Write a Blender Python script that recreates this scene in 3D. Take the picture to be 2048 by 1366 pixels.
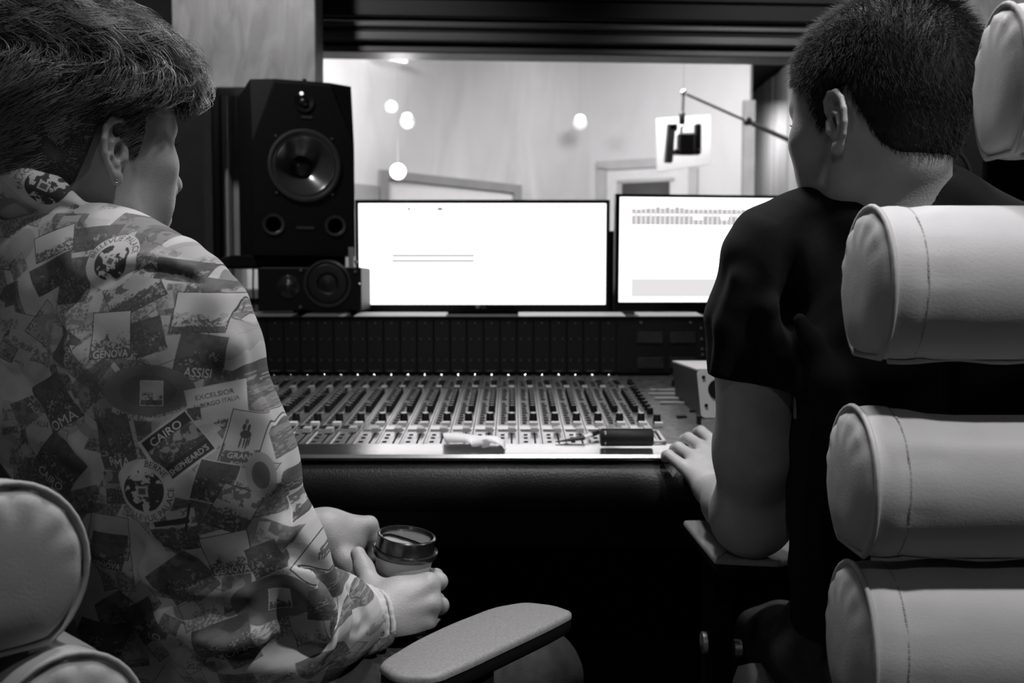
import bpy, math, random
import numpy as np
from mathutils import Vector, Matrix
SC = bpy.context.scene
COL = SC.collection
for o_ in list(bpy.data.objects):
    bpy.data.objects.remove(o_)
PI = math.pi
FPX = 1991.0                      # focal length in pixels of the 2048 x 1366 frame (35 mm on a 36 mm sensor)
CAMZ = 1.05
PITCH = math.atan2(110.0, FPX)
# ------------------------------------------------------------------ camera
cam_d = bpy.data.cameras.new('camera')
cam_d.lens = 35.0
cam_d.sensor_width = 36.0
cam_d.clip_start = 0.05
cam_d.dof.use_dof = True
cam_d.dof.focus_distance = 1.15
cam_d.dof.aperture_fstop = 6.3
cam = bpy.data.objects.new('camera', cam_d)
COL.objects.link(cam)
cam.location = (0, 0, CAMZ)
cam.rotation_euler = (PI / 2 - PITCH, 0, 0)
SC.camera = cam
# ------------------------------------------------------------------ world
wd = bpy.data.worlds.new('room_air')
SC.world = wd
wd.use_nodes = True
wd.node_tree.nodes['Background'].inputs[0].default_value = (0.5, 0.5, 0.5, 1)
wd.node_tree.nodes['Background'].inputs[1].default_value = 0.012
SC.view_settings.view_transform = 'Standard'
SC.view_settings.look = 'None'
SC.view_settings.gamma = 1.0
SC.view_settings.exposure = 0.0
SC.view_settings.use_curve_mapping = False
TINT = (1.0, 0.975, 0.995)

def lamp(name, kind, loc, target, energy, size=0.1, spot=60, blend=0.5):
    d = bpy.data.lights.new(name, kind)
    d.energy = energy
    d.color = TINT
    if kind == 'SPOT':
        d.spot_size = math.radians(spot); d.spot_blend = blend; d.shadow_soft_size = size
    elif kind == 'AREA':
        d.shape = 'DISK'; d.size = size
    else:
        d.shadow_soft_size = size
    o = bpy.data.objects.new(name, d)
    COL.objects.link(o)
    o.location = loc
    v = Vector(target) - Vector(loc)
    o.rotation_euler = v.to_track_quat('-Z', 'Y').to_euler()
    return o
# control room ceiling spots (out of frame) and live room lamps, plus added fill lights
lamp('ceiling_spot_light', 'SPOT', (1.10, 0.22, 2.60), (0.62, 0.88, 0.90), 112, 0.04, 46, 0.5)
lamp('ceiling_spot_light', 'SPOT', (0.30, 0.84, 2.55), (-0.24, 1.08, 0.85), 50, 0.06, 62, 0.6)
lamp('ceiling_spot_light', 'SPOT', (0.10, 1.75, 2.45), (0.0, 1.30, 0.70), 75, 0.12, 95, 0.6)
lamp('ceiling_spot_light', 'SPOT', (-0.9, 1.9, 2.45), (-1.0, 3.2, 1.6), 46, 0.06, 90, 0.6)
lamp('ceiling_spot_light', 'SPOT', (1.3, 1.6, 2.45), (1.6, 3.0, 1.6), 40, 0.06, 90, 0.6)
lamp('live_room_light', 'AREA', (-0.9, 4.4, 2.45), (-0.9, 4.9, 0.7), 24, 0.5)
lamp('live_room_light', 'AREA', (0.9, 4.9, 2.45), (0.9, 5.9, 1.0), 16, 0.5)
lamp('live_room_light', 'AREA', (0.6, 4.5, 2.3), (1.8, 5.4, 1.2), 30, 0.4)  # added light aimed at the plank wall
lamp('live_room_light', 'AREA', (1.50, 6.75, 2.2), (1.8, 6.9, 1.3), 5, 0.2)  # unseen light added in the alcove for the far planks
lamp('ceiling_spot_light', 'SPOT', (1.25, 1.95, 2.55), (0.62, 1.0, 0.95), 17, 0.05, 60, 0.6)  # fill added from the console side for the chair roll tops
lamp('ceiling_spot_light', 'SPOT', (-0.4, -1.5, 2.5), (0.2, 1.2, 0.80), 16, 0.045, 55, 0.8)  # weak unseen fill added behind the camera

# ------------------------------------------------------------------ picture helpers
cP, sP = math.cos(PITCH), math.sin(PITCH)

def Q(px, py, Y):
    """world point seen at pixel (px, py) at depth Y along world +Y"""
    u = (px - 1024.0) / FPX
    v = (683.0 - py) / FPX
    d = np.array([u, cP + v * sP, -sP + v * cP])
    return np.array([0, 0, CAMZ]) + d * (Y / d[1])

def QZ(px, py, z):
    u = (px - 1024.0) / FPX
    v = (683.0 - py) / FPX
    d = np.array([u, cP + v * sP, -sP + v * cP])
    return np.array([0, 0, CAMZ]) + d * ((z - CAMZ) / d[2])

# ------------------------------------------------------------------ materials
MATS = {}

def mat(name, g, rough=0.5, metal=0.0, spec=0.5, noise=0.0, nscale=20.0, bump=0.0, bscale=200.0, stretch=(1, 1, 1), coat=0.0, sheen=0.0, g2=None):
    if name in MATS:
        return MATS[name]
    m = bpy.data.materials.new(name)
    m.use_nodes = True
    nt = m.node_tree
    b = nt.nodes['Principled BSDF']
    b.inputs['Base Color'].default_value = (g, g, g, 1)
    b.inputs['Roughness'].default_value = rough
    b.inputs['Metallic'].default_value = metal
    b.inputs['Specular IOR Level'].default_value = spec
    b.inputs['Coat Weight'].default_value = coat
    b.inputs['Sheen Weight'].default_value = sheen
    tc = nt.nodes.new('ShaderNodeTexCoord')
    mp = nt.nodes.new('ShaderNodeMapping')
    mp.inputs['Scale'].default_value = stretch
    nt.links.new(tc.outputs['Object'], mp.inputs['Vector'])
    n1 = nt.nodes.new('ShaderNodeTexNoise')
    n1.inputs['Scale'].default_value = nscale
    n1.inputs['Detail'].default_value = 5
    nt.links.new(mp.outputs['Vector'], n1.inputs['Vector'])
    cr = nt.nodes.new('ShaderNodeValToRGB')
    hi = g2 if g2 is not None else g * (1 + noise)
    lo = g * (1 - noise)
    cr.color_ramp.elements[0].position = 0.3
    cr.color_ramp.elements[1].position = 0.7
    cr.color_ramp.elements[0].color = (lo, lo, lo, 1)
    cr.color_ramp.elements[1].color = (hi, hi, hi, 1)
    nt.links.new(n1.outputs['Fac'], cr.inputs['Fac'])
    nt.links.new(cr.outputs['Color'], b.inputs['Base Color'])
    if bump > 0:
        n2 = nt.nodes.new('ShaderNodeTexNoise')
        n2.inputs['Scale'].default_value = bscale
        n2.inputs['Detail'].default_value = 3
        nt.links.new(mp.outputs['Vector'], n2.inputs['Vector'])
        bp = nt.nodes.new('ShaderNodeBump')
        bp.inputs['Strength'].default_value = bump
        bp.inputs['Distance'].default_value = 0.002
        nt.links.new(n2.outputs['Fac'], bp.inputs['Height'])
        nt.links.new(bp.outputs['Normal'], b.inputs['Normal'])
    MATS[name] = m
    return m

def emit(name, g, strength):
    if name in MATS:
        return MATS[name]
    m = bpy.data.materials.new(name)
    m.use_nodes = True
    b = m.node_tree.nodes['Principled BSDF']
    b.inputs['Base Color'].default_value = (g, g, g, 1)
    b.inputs['Emission Color'].default_value = (TINT[0], TINT[1], TINT[2], 1)
    b.inputs['Emission Strength'].default_value = strength
    b.inputs['Roughness'].default_value = 0.4
    MATS[name] = m
    return m

def maple(name, g, contrast=0.25, scale=1.0):
    """figured maple veneer: warped vertical bands"""
    if name in MATS:
        return MATS[name]
    m = bpy.data.materials.new(name)
    m.use_nodes = True
    nt = m.node_tree
    b = nt.nodes['Principled BSDF']
    b.inputs['Roughness'].default_value = 0.45
    tc = nt.nodes.new('ShaderNodeTexCoord')
    mp = nt.nodes.new('ShaderNodeMapping')
    mp.inputs['Scale'].default_value = (14 * scale, 14 * scale, 4.5 * scale)
    nt.links.new(tc.outputs['Object'], mp.inputs['Vector'])
    n = nt.nodes.new('ShaderNodeTexNoise')
    n.inputs['Scale'].default_value = 1.0
    n.inputs['Detail'].default_value = 3
    n.inputs['Distortion'].default_value = 1.8
    nt.links.new(mp.outputs['Vector'], n.inputs['Vector'])
    n2 = nt.nodes.new('ShaderNodeTexNoise')
    n2.inputs['Scale'].default_value = 1.6 * scale
    n2.inputs['Detail'].default_value = 2
    nt.links.new(tc.outputs['Object'], n2.inputs['Vector'])
    ad = nt.nodes.new('ShaderNodeMath'); ad.operation = 'ADD'
    nt.links.new(n.outputs['Fac'], ad.inputs[0]); nt.links.new(n2.outputs['Fac'], ad.inputs[1])
    cr = nt.nodes.new('ShaderNodeMapRange')
    cr.inputs['From Min'].default_value = 0.7
    cr.inputs['From Max'].default_value = 1.3
    cr.inputs['To Min'].default_value = g * (1 - contrast)
    cr.inputs['To Max'].default_value = g * (1 + contrast)
    nt.links.new(ad.outputs[0], cr.inputs['Value'])
    nt.links.new(cr.outputs[0], b.inputs['Base Color'])
    MATS[name] = m
    return m

BLK = mat('black_paint', 0.012, 0.45, noise=0.2)
BLKM = mat('black_matte', 0.006, 0.85, spec=0.2, noise=0.2)
BLKP = mat('black_plastic', 0.010, 0.28, noise=0.15, nscale=60, bump=0.05)
CHROME = mat('chrome', 0.75, 0.12, 1.0, noise=0.03)
ALU = mat('brushed_aluminium', 0.62, 0.30, 1.0, noise=0.10, nscale=30, stretch=(1, 12, 12), bump=0.05)
WHITEP = mat('white_paper', 0.75, 0.8, noise=0.04, nscale=30)
LEATHER = mat('pale_leather', 0.46, 0.55, spec=0.35, noise=0.06, nscale=12, bump=0.10, bscale=420)
LEATHER2 = mat('pale_leather_seam', 0.40, 0.6, spec=0.3, noise=0.08, nscale=40, bump=0.1, bscale=420)
THREAD = mat('thread', 0.30, 0.8, noise=0.1)

# ------------------------------------------------------------------ mesh builder
class MB:
    def __init__(self):
        self.v = []; self.f = []; self.uv = None
    def add(self, vs, fs):
        n = len(self.v)
        self.v.extend([tuple(map(float, p)) for p in vs])
        self.f.extend([tuple(i + n for i in f) for f in fs])
        return self
    def hexa(self, c):
        """8 corners: bottom 4 ccw then top 4 ccw"""
        return self.add(c, [(3, 2, 1, 0), (4, 5, 6, 7), (0, 1, 5, 4), (1, 2, 6, 5), (2, 3, 7, 6), (3, 0, 4, 7)])
    def box(self, x0, x1, y0, y1, z0, z1, M=None, bev=0.0):
        if bev > 0:
            return self.rbox(x0, x1, y0, y1, z0, z1, bev, M)
        c = [(x0, y0, z0), (x1, y0, z0), (x1, y1, z0), (x0, y1, z0), (x0, y0, z1), (x1, y0, z1), (x1, y1, z1), (x0, y1, z1)]
        if M is not None:
            c = [tuple(M @ Vector(p)) for p in c]
        return self.hexa(c)
    def rbox(self, x0, x1, y0, y1, z0, z1, b, M=None):
        """box with chamfered edges (24 verts)"""
        vs = []
        X = (x0, x1); Y = (y0, y1); Z = (z0, z1)
        idx = {}
        for i in range(2):
            for j in range(2):
                for k in range(2):
                    sx = 1 if i else -1; sy = 1 if j else -1; sz = 1 if k else -1
                    for a in range(3):
                        p = [X[i] - sx * b, Y[j] - sy * b, Z[k] - sz * b]
                        p[a] = (X[i], Y[j], Z[k])[a]
                        idx[(i, j, k, a)] = len(vs); vs.append(tuple(p))
        fs = []
        for a in range(3):
            o1, o2 = [t for t in range(3) if t != a]
            for s in range(2):
                q = []
                for (u, w) in ((0, 0), (1, 0), (1, 1), (0, 1)):
                    key = [0, 0, 0]; key[a] = s; key[o1] = u; key[o2] = w
                    q.append(idx[(key[0], key[1], key[2], a)])
                fs.append(tuple(q))
            for u in range(2):          # edges along axis a
                for w in range(2):
                    k0 = [0, 0, 0]; k1 = [0, 0, 0]
                    k0[a] = 0; k1[a] = 1
                    for kk in (k0, k1):
                        kk[o1] = u; kk[o2] = w
                    fs.append((idx[(*k0, o1)], idx[(*k1, o1)], idx[(*k1, o2)], idx[(*k0, o2)]))
        for i in range(2):
            for j in range(2):
                for k in range(2):
                    fs.append((idx[(i, j, k, 0)], idx[(i, j, k, 1)], idx[(i, j, k, 2)]))
        if M is not None:
            vs = [tuple(M @ Vector(p)) for p in vs]
        return self.add(vs, fs)
    def lathe(self, prof, n=24, M=None, cap=True, sx=1.0, sy=1.0):
        """prof [(r, z)] about local z"""
        vs = []
        for r, z in prof:
            for i in range(n):
                a = 2 * PI * i / n
                vs.append((r * math.cos(a) * sx, r * math.sin(a) * sy, z))
        fs = []
        for k in range(len(prof) - 1):
            for i in range(n):
                j = (i + 1) % n
                fs.append((k * n + i, k * n + j, (k + 1) * n + j, (k + 1) * n + i))
        if cap:
            fs.append(tuple(range(n - 1, -1, -1)))
            fs.append(tuple((len(prof) - 1) * n + i for i in range(n)))
        if M is not None:
            vs = [tuple(M @ Vector(p)) for p in vs]
        return self.add(vs, fs)
    def tube(self, pts, r, n=8, M=None, closed=False):
        pts = [Vector(p) for p in pts]
        rs = r if hasattr(r, '__len__') else [r] * len(pts)
        vs = []; fs = []
        up = Vector((0, 0, 1))
        L = len(pts)
        prev = None
        for k, p in enumerate(pts):
            if closed:
                t = pts[(k + 1) % L] - pts[(k - 1) % L]
            else:
                t = pts[min(k + 1, L - 1)] - pts[max(k - 1, 0)]
            t.normalize()
            if prev is None:
                a = t.cross(up)
                if a.length < 1e-3:
                    a = t.cross(Vector((1, 0, 0)))
            else:
                a = prev - t * prev.dot(t)
            a.normalize(); prev = a
            b = t.cross(a)
            for i in range(n):
                g = 2 * PI * i / n
                vs.append(p + (a * math.cos(g) + b * math.sin(g)) * rs[k])
        for k in range(L if closed else L - 1):
            k2 = (k + 1) % L
            for i in range(n):
                j = (i + 1) % n
                fs.append((k * n + i, k * n + j, k2 * n + j, k2 * n + i))
        if not closed:
            fs.append(tuple(range(n - 1, -1, -1)))
            fs.append(tuple((L - 1) * n + i for i in range(n)))
        if M is not None:
            vs = [M @ p for p in vs]
        return self.add(vs, fs)
    def prism(self, poly, h, M=None):
        """poly [(x, y)] ccw extruded z 0..h (h may be (z0, z1))"""
        z0, z1 = h if hasattr(h, '__len__') else (0, h)
        n = len(poly)
        vs = [(x, y, z0) for x, y in poly] + [(x, y, z1) for x, y in poly]
        fs = [tuple(range(n - 1, -1, -1)), tuple(range(n, 2 * n))]
        for i in range(n):
            j = (i + 1) % n
            fs.append((i, j, n + j, n + i))
        if M is not None:
            vs = [tuple(M @ Vector(p)) for p in vs]
        return self.add(vs, fs)

ORG = {}

def mkmesh(name, V, F):
    me = bpy.data.meshes.new(name)
    me.from_pydata([tuple(v) for v in V], [], F)
    me.update()
    return me

def fixnormals(me):
    import bmesh
    bm = bmesh.new(); bm.from_mesh(me)
    bmesh.ops.recalc_face_normals(bm, faces=bm.faces)
    bm.to_mesh(me); bm.free()

def obj(name, mb, m, parent=None, smooth=0, origin=None, **props):
    """link mb (world coordinates) as ONE object; smooth = auto smooth angle in degrees or 0"""
    V = np.array(mb.v, float)
    lo = V.min(0); hi = V.max(0)
    if origin is None:
        origin = np.array([(lo[0] + hi[0]) / 2, (lo[1] + hi[1]) / 2, lo[2]])
    else:
        origin = np.array(origin, float)
    me = mkmesh(name, V - origin, mb.f)
    fixnormals(me)
    if m is not None:
        me.materials.append(m)
    if smooth:
        me.shade_smooth()
        if smooth < 180:
            me.set_sharp_from_angle(angle=math.radians(smooth))
    o = bpy.data.objects.new(name, me)
    COL.objects.link(o)
    if parent is not None:
        o.parent = parent
        o.location = origin - ORG[parent.name]
    else:
        o.location = origin
    ORG[o.name] = origin
    for k, v in props.items():
        o[k] = v
    return o

def copyobj(src, parent, shift):
    """copy of src (whose verts are local), moved by shift (world)"""
    c = src.copy()
    COL.objects.link(c)
    c.parent = parent
    org = ORG[src.name] + np.array(shift, float)
    ORG[c.name] = org
    c.location = org - (ORG[parent.name] if parent is not None else 0)
    return c

def thing(name, label, cat, base, group=None):
    o = bpy.data.objects.new(name, None)
    o.empty_display_size = 0.05
    COL.objects.link(o)
    o.location = base
    ORG[o.name] = np.array(base, float)
    o['label'] = label; o['category'] = cat
    if group:
        o['group'] = group
    return o

def tag(o, label, cat, group=None):
    o['label'] = label; o['category'] = cat
    if group:
        o['group'] = group
    return o

def text_tris(s, size=1.0, font=None):
    """triangles (N,3,2) of a string, height about size, origin left baseline; and width"""
    cu = bpy.data.curves.new('lettering', 'FONT')
    cu.body = s; cu.size = size; cu.resolution_u = 3
    o = bpy.data.objects.new('lettering', cu)
    COL.objects.link(o)
    bpy.context.view_layer.update()
    me = o.to_mesh()
    me.calc_loop_triangles()
    co = np.zeros(len(me.vertices) * 3); me.vertices.foreach_get('co', co); co = co.reshape(-1, 3)[:, :2]
    ti = np.zeros(len(me.loop_triangles) * 3, int); me.loop_triangles.foreach_get('vertices', ti)
    T = co[ti].reshape(-1, 3, 2)
    o.to_mesh_clear()
    bpy.data.objects.remove(o); bpy.data.curves.remove(cu)
    return T, (co[:, 0].max() if len(co) else 0.0)

def text_mb(s, size, M):
    T, w = text_tris(s, size)
    mb = MB()
    V = []; F = []
    for k, t in enumerate(T):
        for p in t:
            V.append(tuple(M @ Vector((p[0] - w / 2, p[1], 0))))
        F.append((3 * k, 3 * k + 1, 3 * k + 2))
    return mb.add(V, F)
# ================================================================== ROOM
S = dict(kind='structure')
FLOORM = mat('dark_carpet', 0.02, 0.95, spec=0.1, noise=0.3, nscale=40, bump=0.4, bscale=500)
DARKWALL = mat('dark_wall_cloth', 0.018, 0.9, spec=0.1, noise=0.2, nscale=8, bump=0.2)
DARKWOOD = mat('dark_stained_wood', 0.017, 0.6, noise=0.25, nscale=3, stretch=(0.5, 8, 12))
MIDWOOD = mat('stained_moulding', 0.13, 0.4, noise=0.2, nscale=3, stretch=(0.5, 8, 12))
MAPLE = maple('figured_maple', 0.32, 0.42, 1.0)
MAPLE_L = maple('maple_with_reflections', 0.62, 0.17, 0.22)  # maple figure; its broad contrast also imitates dark reflections in the glass
obj('floor', MB().box(-3.2, 3.2, -2.2, 9.0, -0.05, 0.0), FLOORM, **S)
obj('ceiling', MB().box(-3.2, 3.2, -2.2, 3.35, 2.7, 2.75), mat('dark_ceiling', 0.05, 0.9, noise=0.1), **S)
obj('ceiling', MB().box(-3.2, 3.2, 3.5, 9.0, 2.52, 2.57), mat('black_ceiling', 0.012, 0.9, noise=0.1), **S)
obj('wall_back', MB().box(-3.2, 3.2, -2.25, -2.15, 0, 2.7), DARKWALL, **S)
obj('wall_left', MB().box(-3.25, -3.15, -2.15, 9.0, 0, 2.7), DARKWALL, **S)
obj('wall_right', MB().box(3.15, 3.25, -2.15, 9.0, 0, 2.7), DARKWALL, **S)
# window wall, turned a little so that it recedes to one side
WY = 3.30
ROTW = Matrix.Translation((0, WY, 0)) @ Matrix.Rotation(math.radians(3.4), 4, 'Z')
def onwall(px, py, off=0.0):
    """wall-local x, z of a pixel on the window wall plane"""
    a = Q(px, py, 1.0) - np.array([0, 0, CAMZ])
    n = Vector((-math.sin(math.radians(3.4)), math.cos(math.radians(3.4)), 0))
    o = Vector((0, WY, 0)) + n * off
    t = (n.dot(o - Vector((0, 0, CAMZ)))) / n.dot(Vector(a))
    p = Vector((0, 0, CAMZ)) + Vector(a) * t
    l = ROTW.inverted() @ p
    return l.x, l.z
wxl = onwall(476, 400)[0]
wxr = onwall(1960, 200)[0]
wzt = onwall(1100, 112)[1]
wzb = onwall(1100, 640)[1] - 0.12
obj('wall_front', MB().box(-3.1, wxl - 0.13, -0.02, 0.12, 0, 2.69, ROTW), DARKWALL, **S)
obj('wall_front', MB().box(wxr + 0.02, 3.1, -0.02, 0.12, 0, 2.69, ROTW), DARKWALL, **S)
obj('wall_front', MB().box(wxl - 0.13, wxr + 0.02, -0.02, 0.12, 0, wzb, ROTW), DARKWALL, **S)
obj('wall_front', MB().box(wxl - 0.13, wxr + 0.02, -0.02, 0.12, onwall(1100, 50)[1], 2.69, ROTW), DARKWOOD, **S)
# head mouldings, stepped
def zt(py):
    return onwall(1100, py)[1]
n_tr = 0
def trim(y0, y1, d0, d1, m):
    global n_tr
    n_tr += 1
    obj('trim_%d' % n_tr, MB().box(wxl - 0.13, wxr + 0.02, d0, d1, zt(y1), zt(y0), ROTW, bev=0.004), m, **S)
trim(-40, 10, -0.058, -0.02, DARKWOOD)
trim(12, 46, -0.054, -0.02, DARKWOOD)
trim(55, 66, -0.05, 0.0, MIDWOOD)
trim(66, 74, -0.035, 0.0, DARKWOOD)
trim(74, 92, -0.045, 0.0, MIDWOOD)
trim(92, 99, -0.01, 0.03, BLKM)
trim(99, 112, -0.02, 0.09, MIDWOOD)
# jamb beside the window: vertical mouldings
JW = mat('jamb_wood', 0.55, 0.4, noise=0.2, nscale=3, stretch=(12, 12, 0.5))
JD = mat('jamb_wood_dark', 0.14, 0.5, noise=0.2, nscale=3, stretch=(12, 12, 0.5))
for a, b, d, m in ((410, 424, -0.03, JW), (424, 431, -0.005, JD), (431, 441, -0.02, JW), (441, 449, -0.01, JD), (449, 459, -0.02, JW), (459, 462, 0, JD), (462, 477, 0.03, mat('jamb_pale', 0.26, 0.4, noise=0.1))):
    n_tr += 1
    x0 = onwall(a, 400)[0]; x1 = onwall(b, 400)[0]
    obj('trim_%d' % n_tr, MB().box(x0, x1, d, 0.12, wzb, zt(100), ROTW), m, **S)
n_tr += 1
obj('trim_%d' % n_tr, MB().box(wxl - 0.05, wxr, -0.05, 0.14, zt(598), zt(578), ROTW, bev=0.004), mat('sill_wood', 0.22, 0.4, noise=0.15, stretch=(0.5, 8, 8), nscale=3), **S)
n_tr += 1
obj('trim_%d' % n_tr, MB().box(wxl - 0.13, wxr, -0.03, 0.13, wzb - 0.02, zt(598), ROTW), mat('sill_base', 0.10, 0.5, noise=0.2), **S)
# glass pane
def glassmat():
    m = bpy.data.materials.new('window_glass'); m.use_nodes = True
    nt = m.node_tree; nt.nodes.clear()
    out = nt.nodes.new('ShaderNodeOutputMaterial')
    mx = nt.nodes.new('ShaderNodeMixShader')
    tr = nt.nodes.new('ShaderNodeBsdfTransparent'); tr.inputs[0].default_value = (0.93, 0.93, 0.93, 1)
    gl = nt.nodes.new('ShaderNodeBsdfGlossy'); gl.inputs['Roughness'].default_value = 0.02
    fr = nt.nodes.new('ShaderNodeFresnel'); fr.inputs[0].default_value = 1.45
    nt.links.new(fr.outputs[0], mx.inputs[0]); nt.links.new(tr.outputs[0], mx.inputs[1]); nt.links.new(gl.outputs[0], mx.inputs[2])
    nt.links.new(mx.outputs[0], out.inputs[0])
    return m
w1 = bpy.data.objects.new('window_1', None); COL.objects.link(w1); w1['kind'] = 'structure'
w1.location = (0, WY, 0.9); ORG['window_1'] = np.array([0, WY, 0.9])
obj('pane', MB().box(wxl - 0.01, wxr, 0.05, 0.056, zt(578), zt(96), ROTW), glassmat(), w1)
# maple panels hung in front of the wall (soffits)
def panel(px0, px1, pyb, Y, name, label, cat, thick=0.12):
    a = Q(px0, pyb, Y); b = Q(px1, pyb, Y)
    mb = MB().box(a[0], b[0], Y, Y + thick, a[2], 2.66, bev=0.003)
    return obj(name, mb, MAPLE, **S)
panel(346, 632, 176, 2.95, 'trim_30', '', '')
panel(1872, 2700, 188, 2.80, 'trim_31', '', '')
# dark lower recess beneath soffit
obj('wall_front', MB().box(Q(200, 400, 2.98)[0], Q(409, 400, 2.98)[0], 2.98, 3.06, 0, Q(300, 180, 2.98)[2]), mat('recess_cloth', 0.012, 0.9, noise=0.2), **S)

# ---------------- live room behind the glass
C0 = np.array([0.50, 6.5]); D1 = np.array([1.43, 6.05])
def wallseg(name, p, q, z0, z1, m, th=0.06, off=0.0):
    p = np.array(p, float); q = np.array(q, float)
    d = (q - p) / np.linalg.norm(q - p); n = np.array([-d[1], d[0]])
    if n[1] < 0: n = -n
    p = p + n * off; q = q + n * off
    return MB().hexa([(p[0], p[1], z0), (q[0], q[1], z0), (q[0] + n[0] * th, q[1] + n[1] * th, z0), (p[0] + n[0] * th, p[1] + n[1] * th, z0),
                      (p[0], p[1], z1), (q[0], q[1], z1), (q[0] + n[0] * th, q[1] + n[1] * th, z1), (p[0] + n[0] * th, p[1] + n[1] * th, z1)])
LW0 = np.array([-2.35, 6.025 - 0.95 * 2.35])
obj('wall_live_room_side', wallseg('', LW0, C0, 0, 2.5, None), MAPLE_L, **S)
obj('wall_live_room_back', wallseg('', C0, D1, 0, 2.5, None), maple('live_back_maple', 0.60, 0.06, 0.3), **S)
obj('wall_live_room_return', MB().box(1.41, 1.43, 6.06, 6.2, 0, 2.5), mat('live_return', 0.25, 0.6, noise=0.1), **S)
obj('wall_live_room_far', MB().box(1.3, 2.0, 7.72, 7.8, 0, 2.5), mat('live_far', 0.5, 0.6, noise=0.1), **S)
# plank wall, each plank its own piece
pw = bpy.data.objects.new('wall_planks', None); COL.objects.link(pw); pw['kind'] = 'structure'
pw.location = (1.84, 5.5, 0); ORG['wall_planks'] = np.array([1.84, 5.5, 0])
rng = random.Random(4)
yy = 3.6; k = 0
while yy < 7.7:
    w = rng.choice((0.14, 0.2, 0.24, 0.17))
    pm = mat('plank_wood_%d' % (k % 3), (0.52, 0.60, 0.68)[k % 3], 0.5, noise=0.12, nscale=3, stretch=(10, 10, 0.6))
    obj('plank', MB().box(1.80 + rng.choice((0, 0.008)), 1.88, yy + 0.002, yy + w - 0.004, 0, 2.5, bev=0.002), pm, pw)
    yy += w; k += 1
# framed opening / white board on the side wall
def onside(px, py):
    a = Q(px, py, 1.0) - np.array([0, 0, CAMZ])
    # line  y = 6.025 + .95 x
    t = 6.025 / (a[1] - 0.95 * a[0])
    p = np.array([0, 0, CAMZ]) + a * t
    return p
sd = np.array([1, 0.95]) / math.hypot(1, 0.95); sn = np.array([sd[1], -sd[0]])
def sidebox(p0, p1, zb0, zb1, zt0, zt1, d0, d1):
    """slab on the side wall between wall points p0, p1 with bottoms/tops"""
    a0 = p0[:2] + sn * d0; a1 = p1[:2] + sn * d0; b0 = p0[:2] + sn * d1; b1 = p1[:2] + sn * d1
    return MB().hexa([(b0[0], b0[1], zb0), (b1[0], b1[1], zb1), (a1[0], a1[1], zb1), (a0[0], a0[1], zb0),
                      (b0[0], b0[1], zt0), (b1[0], b1[1], zt1), (a1[0], a1[1], zt1), (a0[0], a0[1], zt0)])
TRG = mat('live_trim', 0.30, 0.5, noise=0.1, nscale=6)
pa = onside(756, 340); pb = onside(1037, 371); pa2 = onside(756, 357); pb2 = onside(1037, 388)
door = bpy.data.objects.new('door_1', None); COL.objects.link(door); door['kind'] = 'structure'
door.location = (-0.4, 5.5, 0); ORG['door_1'] = np.array([-0.4, 5.5, 0])
ztop = (pa[2] + pb[2]) / 2; zt2 = (pa2[2] + pb2[2]) / 2
obj('door_head', sidebox(pa, pb, pa2[2], pb2[2], pa[2], pb[2], 0, 0.03), TRG, door)
pr = onside(1022, 380)
obj('door_post', sidebox(pr, pb, 0, 0, pb2[2], pb2[2], 0, 0.03), TRG, door)
pl = onside(771, 357)
obj('door_post', sidebox(pa, pl, 0, 0, pa2[2], pa2[2], 0, 0.03), TRG, door)
obj('door_leaf', sidebox(pl, pr, 0, 0, pa2[2] - .01, pb2[2] - .01, 0, 0.012), mat('white_door', 0.85, 0.5, noise=0.03), door)
pg0 = onside(640, 360); pg1 = onside(754, 372)
obj('wainscot_panel', sidebox(pg0, pg1, 0, 0, onside(700, 366)[2], onside(750, 372)[2], 0, 0.02), TRG, None, kind='structure')
# door in the back wall
bd = (D1 - C0) / np.linalg.norm(D1 - C0); bn = np.array([bd[1], -bd[0]])
def onback(px, py):
    a = Q(px, py, 1.0) - np.array([0, 0, CAMZ])
    n = np.array([bn[0], bn[1], 0]); o = np.array([C0[0], C0[1], 0])
    t = n.dot(o - np.array([0, 0, CAMZ])) / n.dot(a)
    return np.array([0, 0, CAMZ]) + a * t
def backbox(x0, y0, x1, y1, d0, d1):
    p = onback(x0, y1); q = onback(x1, y1); zt_ = onback((x0 + x1) / 2, y0)[2]; zb_ = onback((x0 + x1) / 2, y1)[2] if y1 < 640 else 0
    a0 = p[:2] + bn * d0; a1 = q[:2] + bn * d0; b0 = p[:2] + bn * d1; b1 = q[:2] + bn * d1
    return MB().hexa([(b0[0], b0[1], zb_), (b1[0], b1[1], zb_), (a1[0], a1[1], zb_), (a0[0], a0[1], zb_),
                      (b0[0], b0[1], zt_), (b1[0], b1[1], zt_), (a1[0], a1[1], zt_), (a0[0], a0[1], zt_)])
TR2 = mat('back_door_trim', 0.42, 0.5, noise=0.08, nscale=8)
door2 = bpy.data.objects.new('door_2', None); COL.objects.link(door2); door2['kind'] = 'structure'
door2.location = (0.8, 6.3, 0); ORG['door_2'] = np.array([0.8, 6.3, 0])
obj('door_head', backbox(1196, 318, 1394, 336, 0, 0.03), TR2, door2)
obj('door_post', backbox(1196, 336, 1213, 650, 0, 0.03), TR2, door2)
obj('door_post', backbox(1376, 336, 1394, 650, 0, 0.03), TR2, door2)
obj('door_leaf', backbox(1213, 336, 1376, 650, 0, 0.012), mat('back_door_leaf', 0.66, 0.5, noise=0.04), door2)
obj('door_window', backbox(1246, 366, 1340, 470, 0.012, 0.02), mat('dark_pane', 0.05, 0.2, noise=0.1), door2)
obj('door_window_frame', MB().add(*(lambda a: (a.v, a.f))(backbox(1236, 358, 1350, 365, 0.012, 0.022))).add(*(lambda a: (a.v, a.f))(backbox(1236, 365, 1245, 470, 0.012, 0.022))), TR2, door2)
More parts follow.
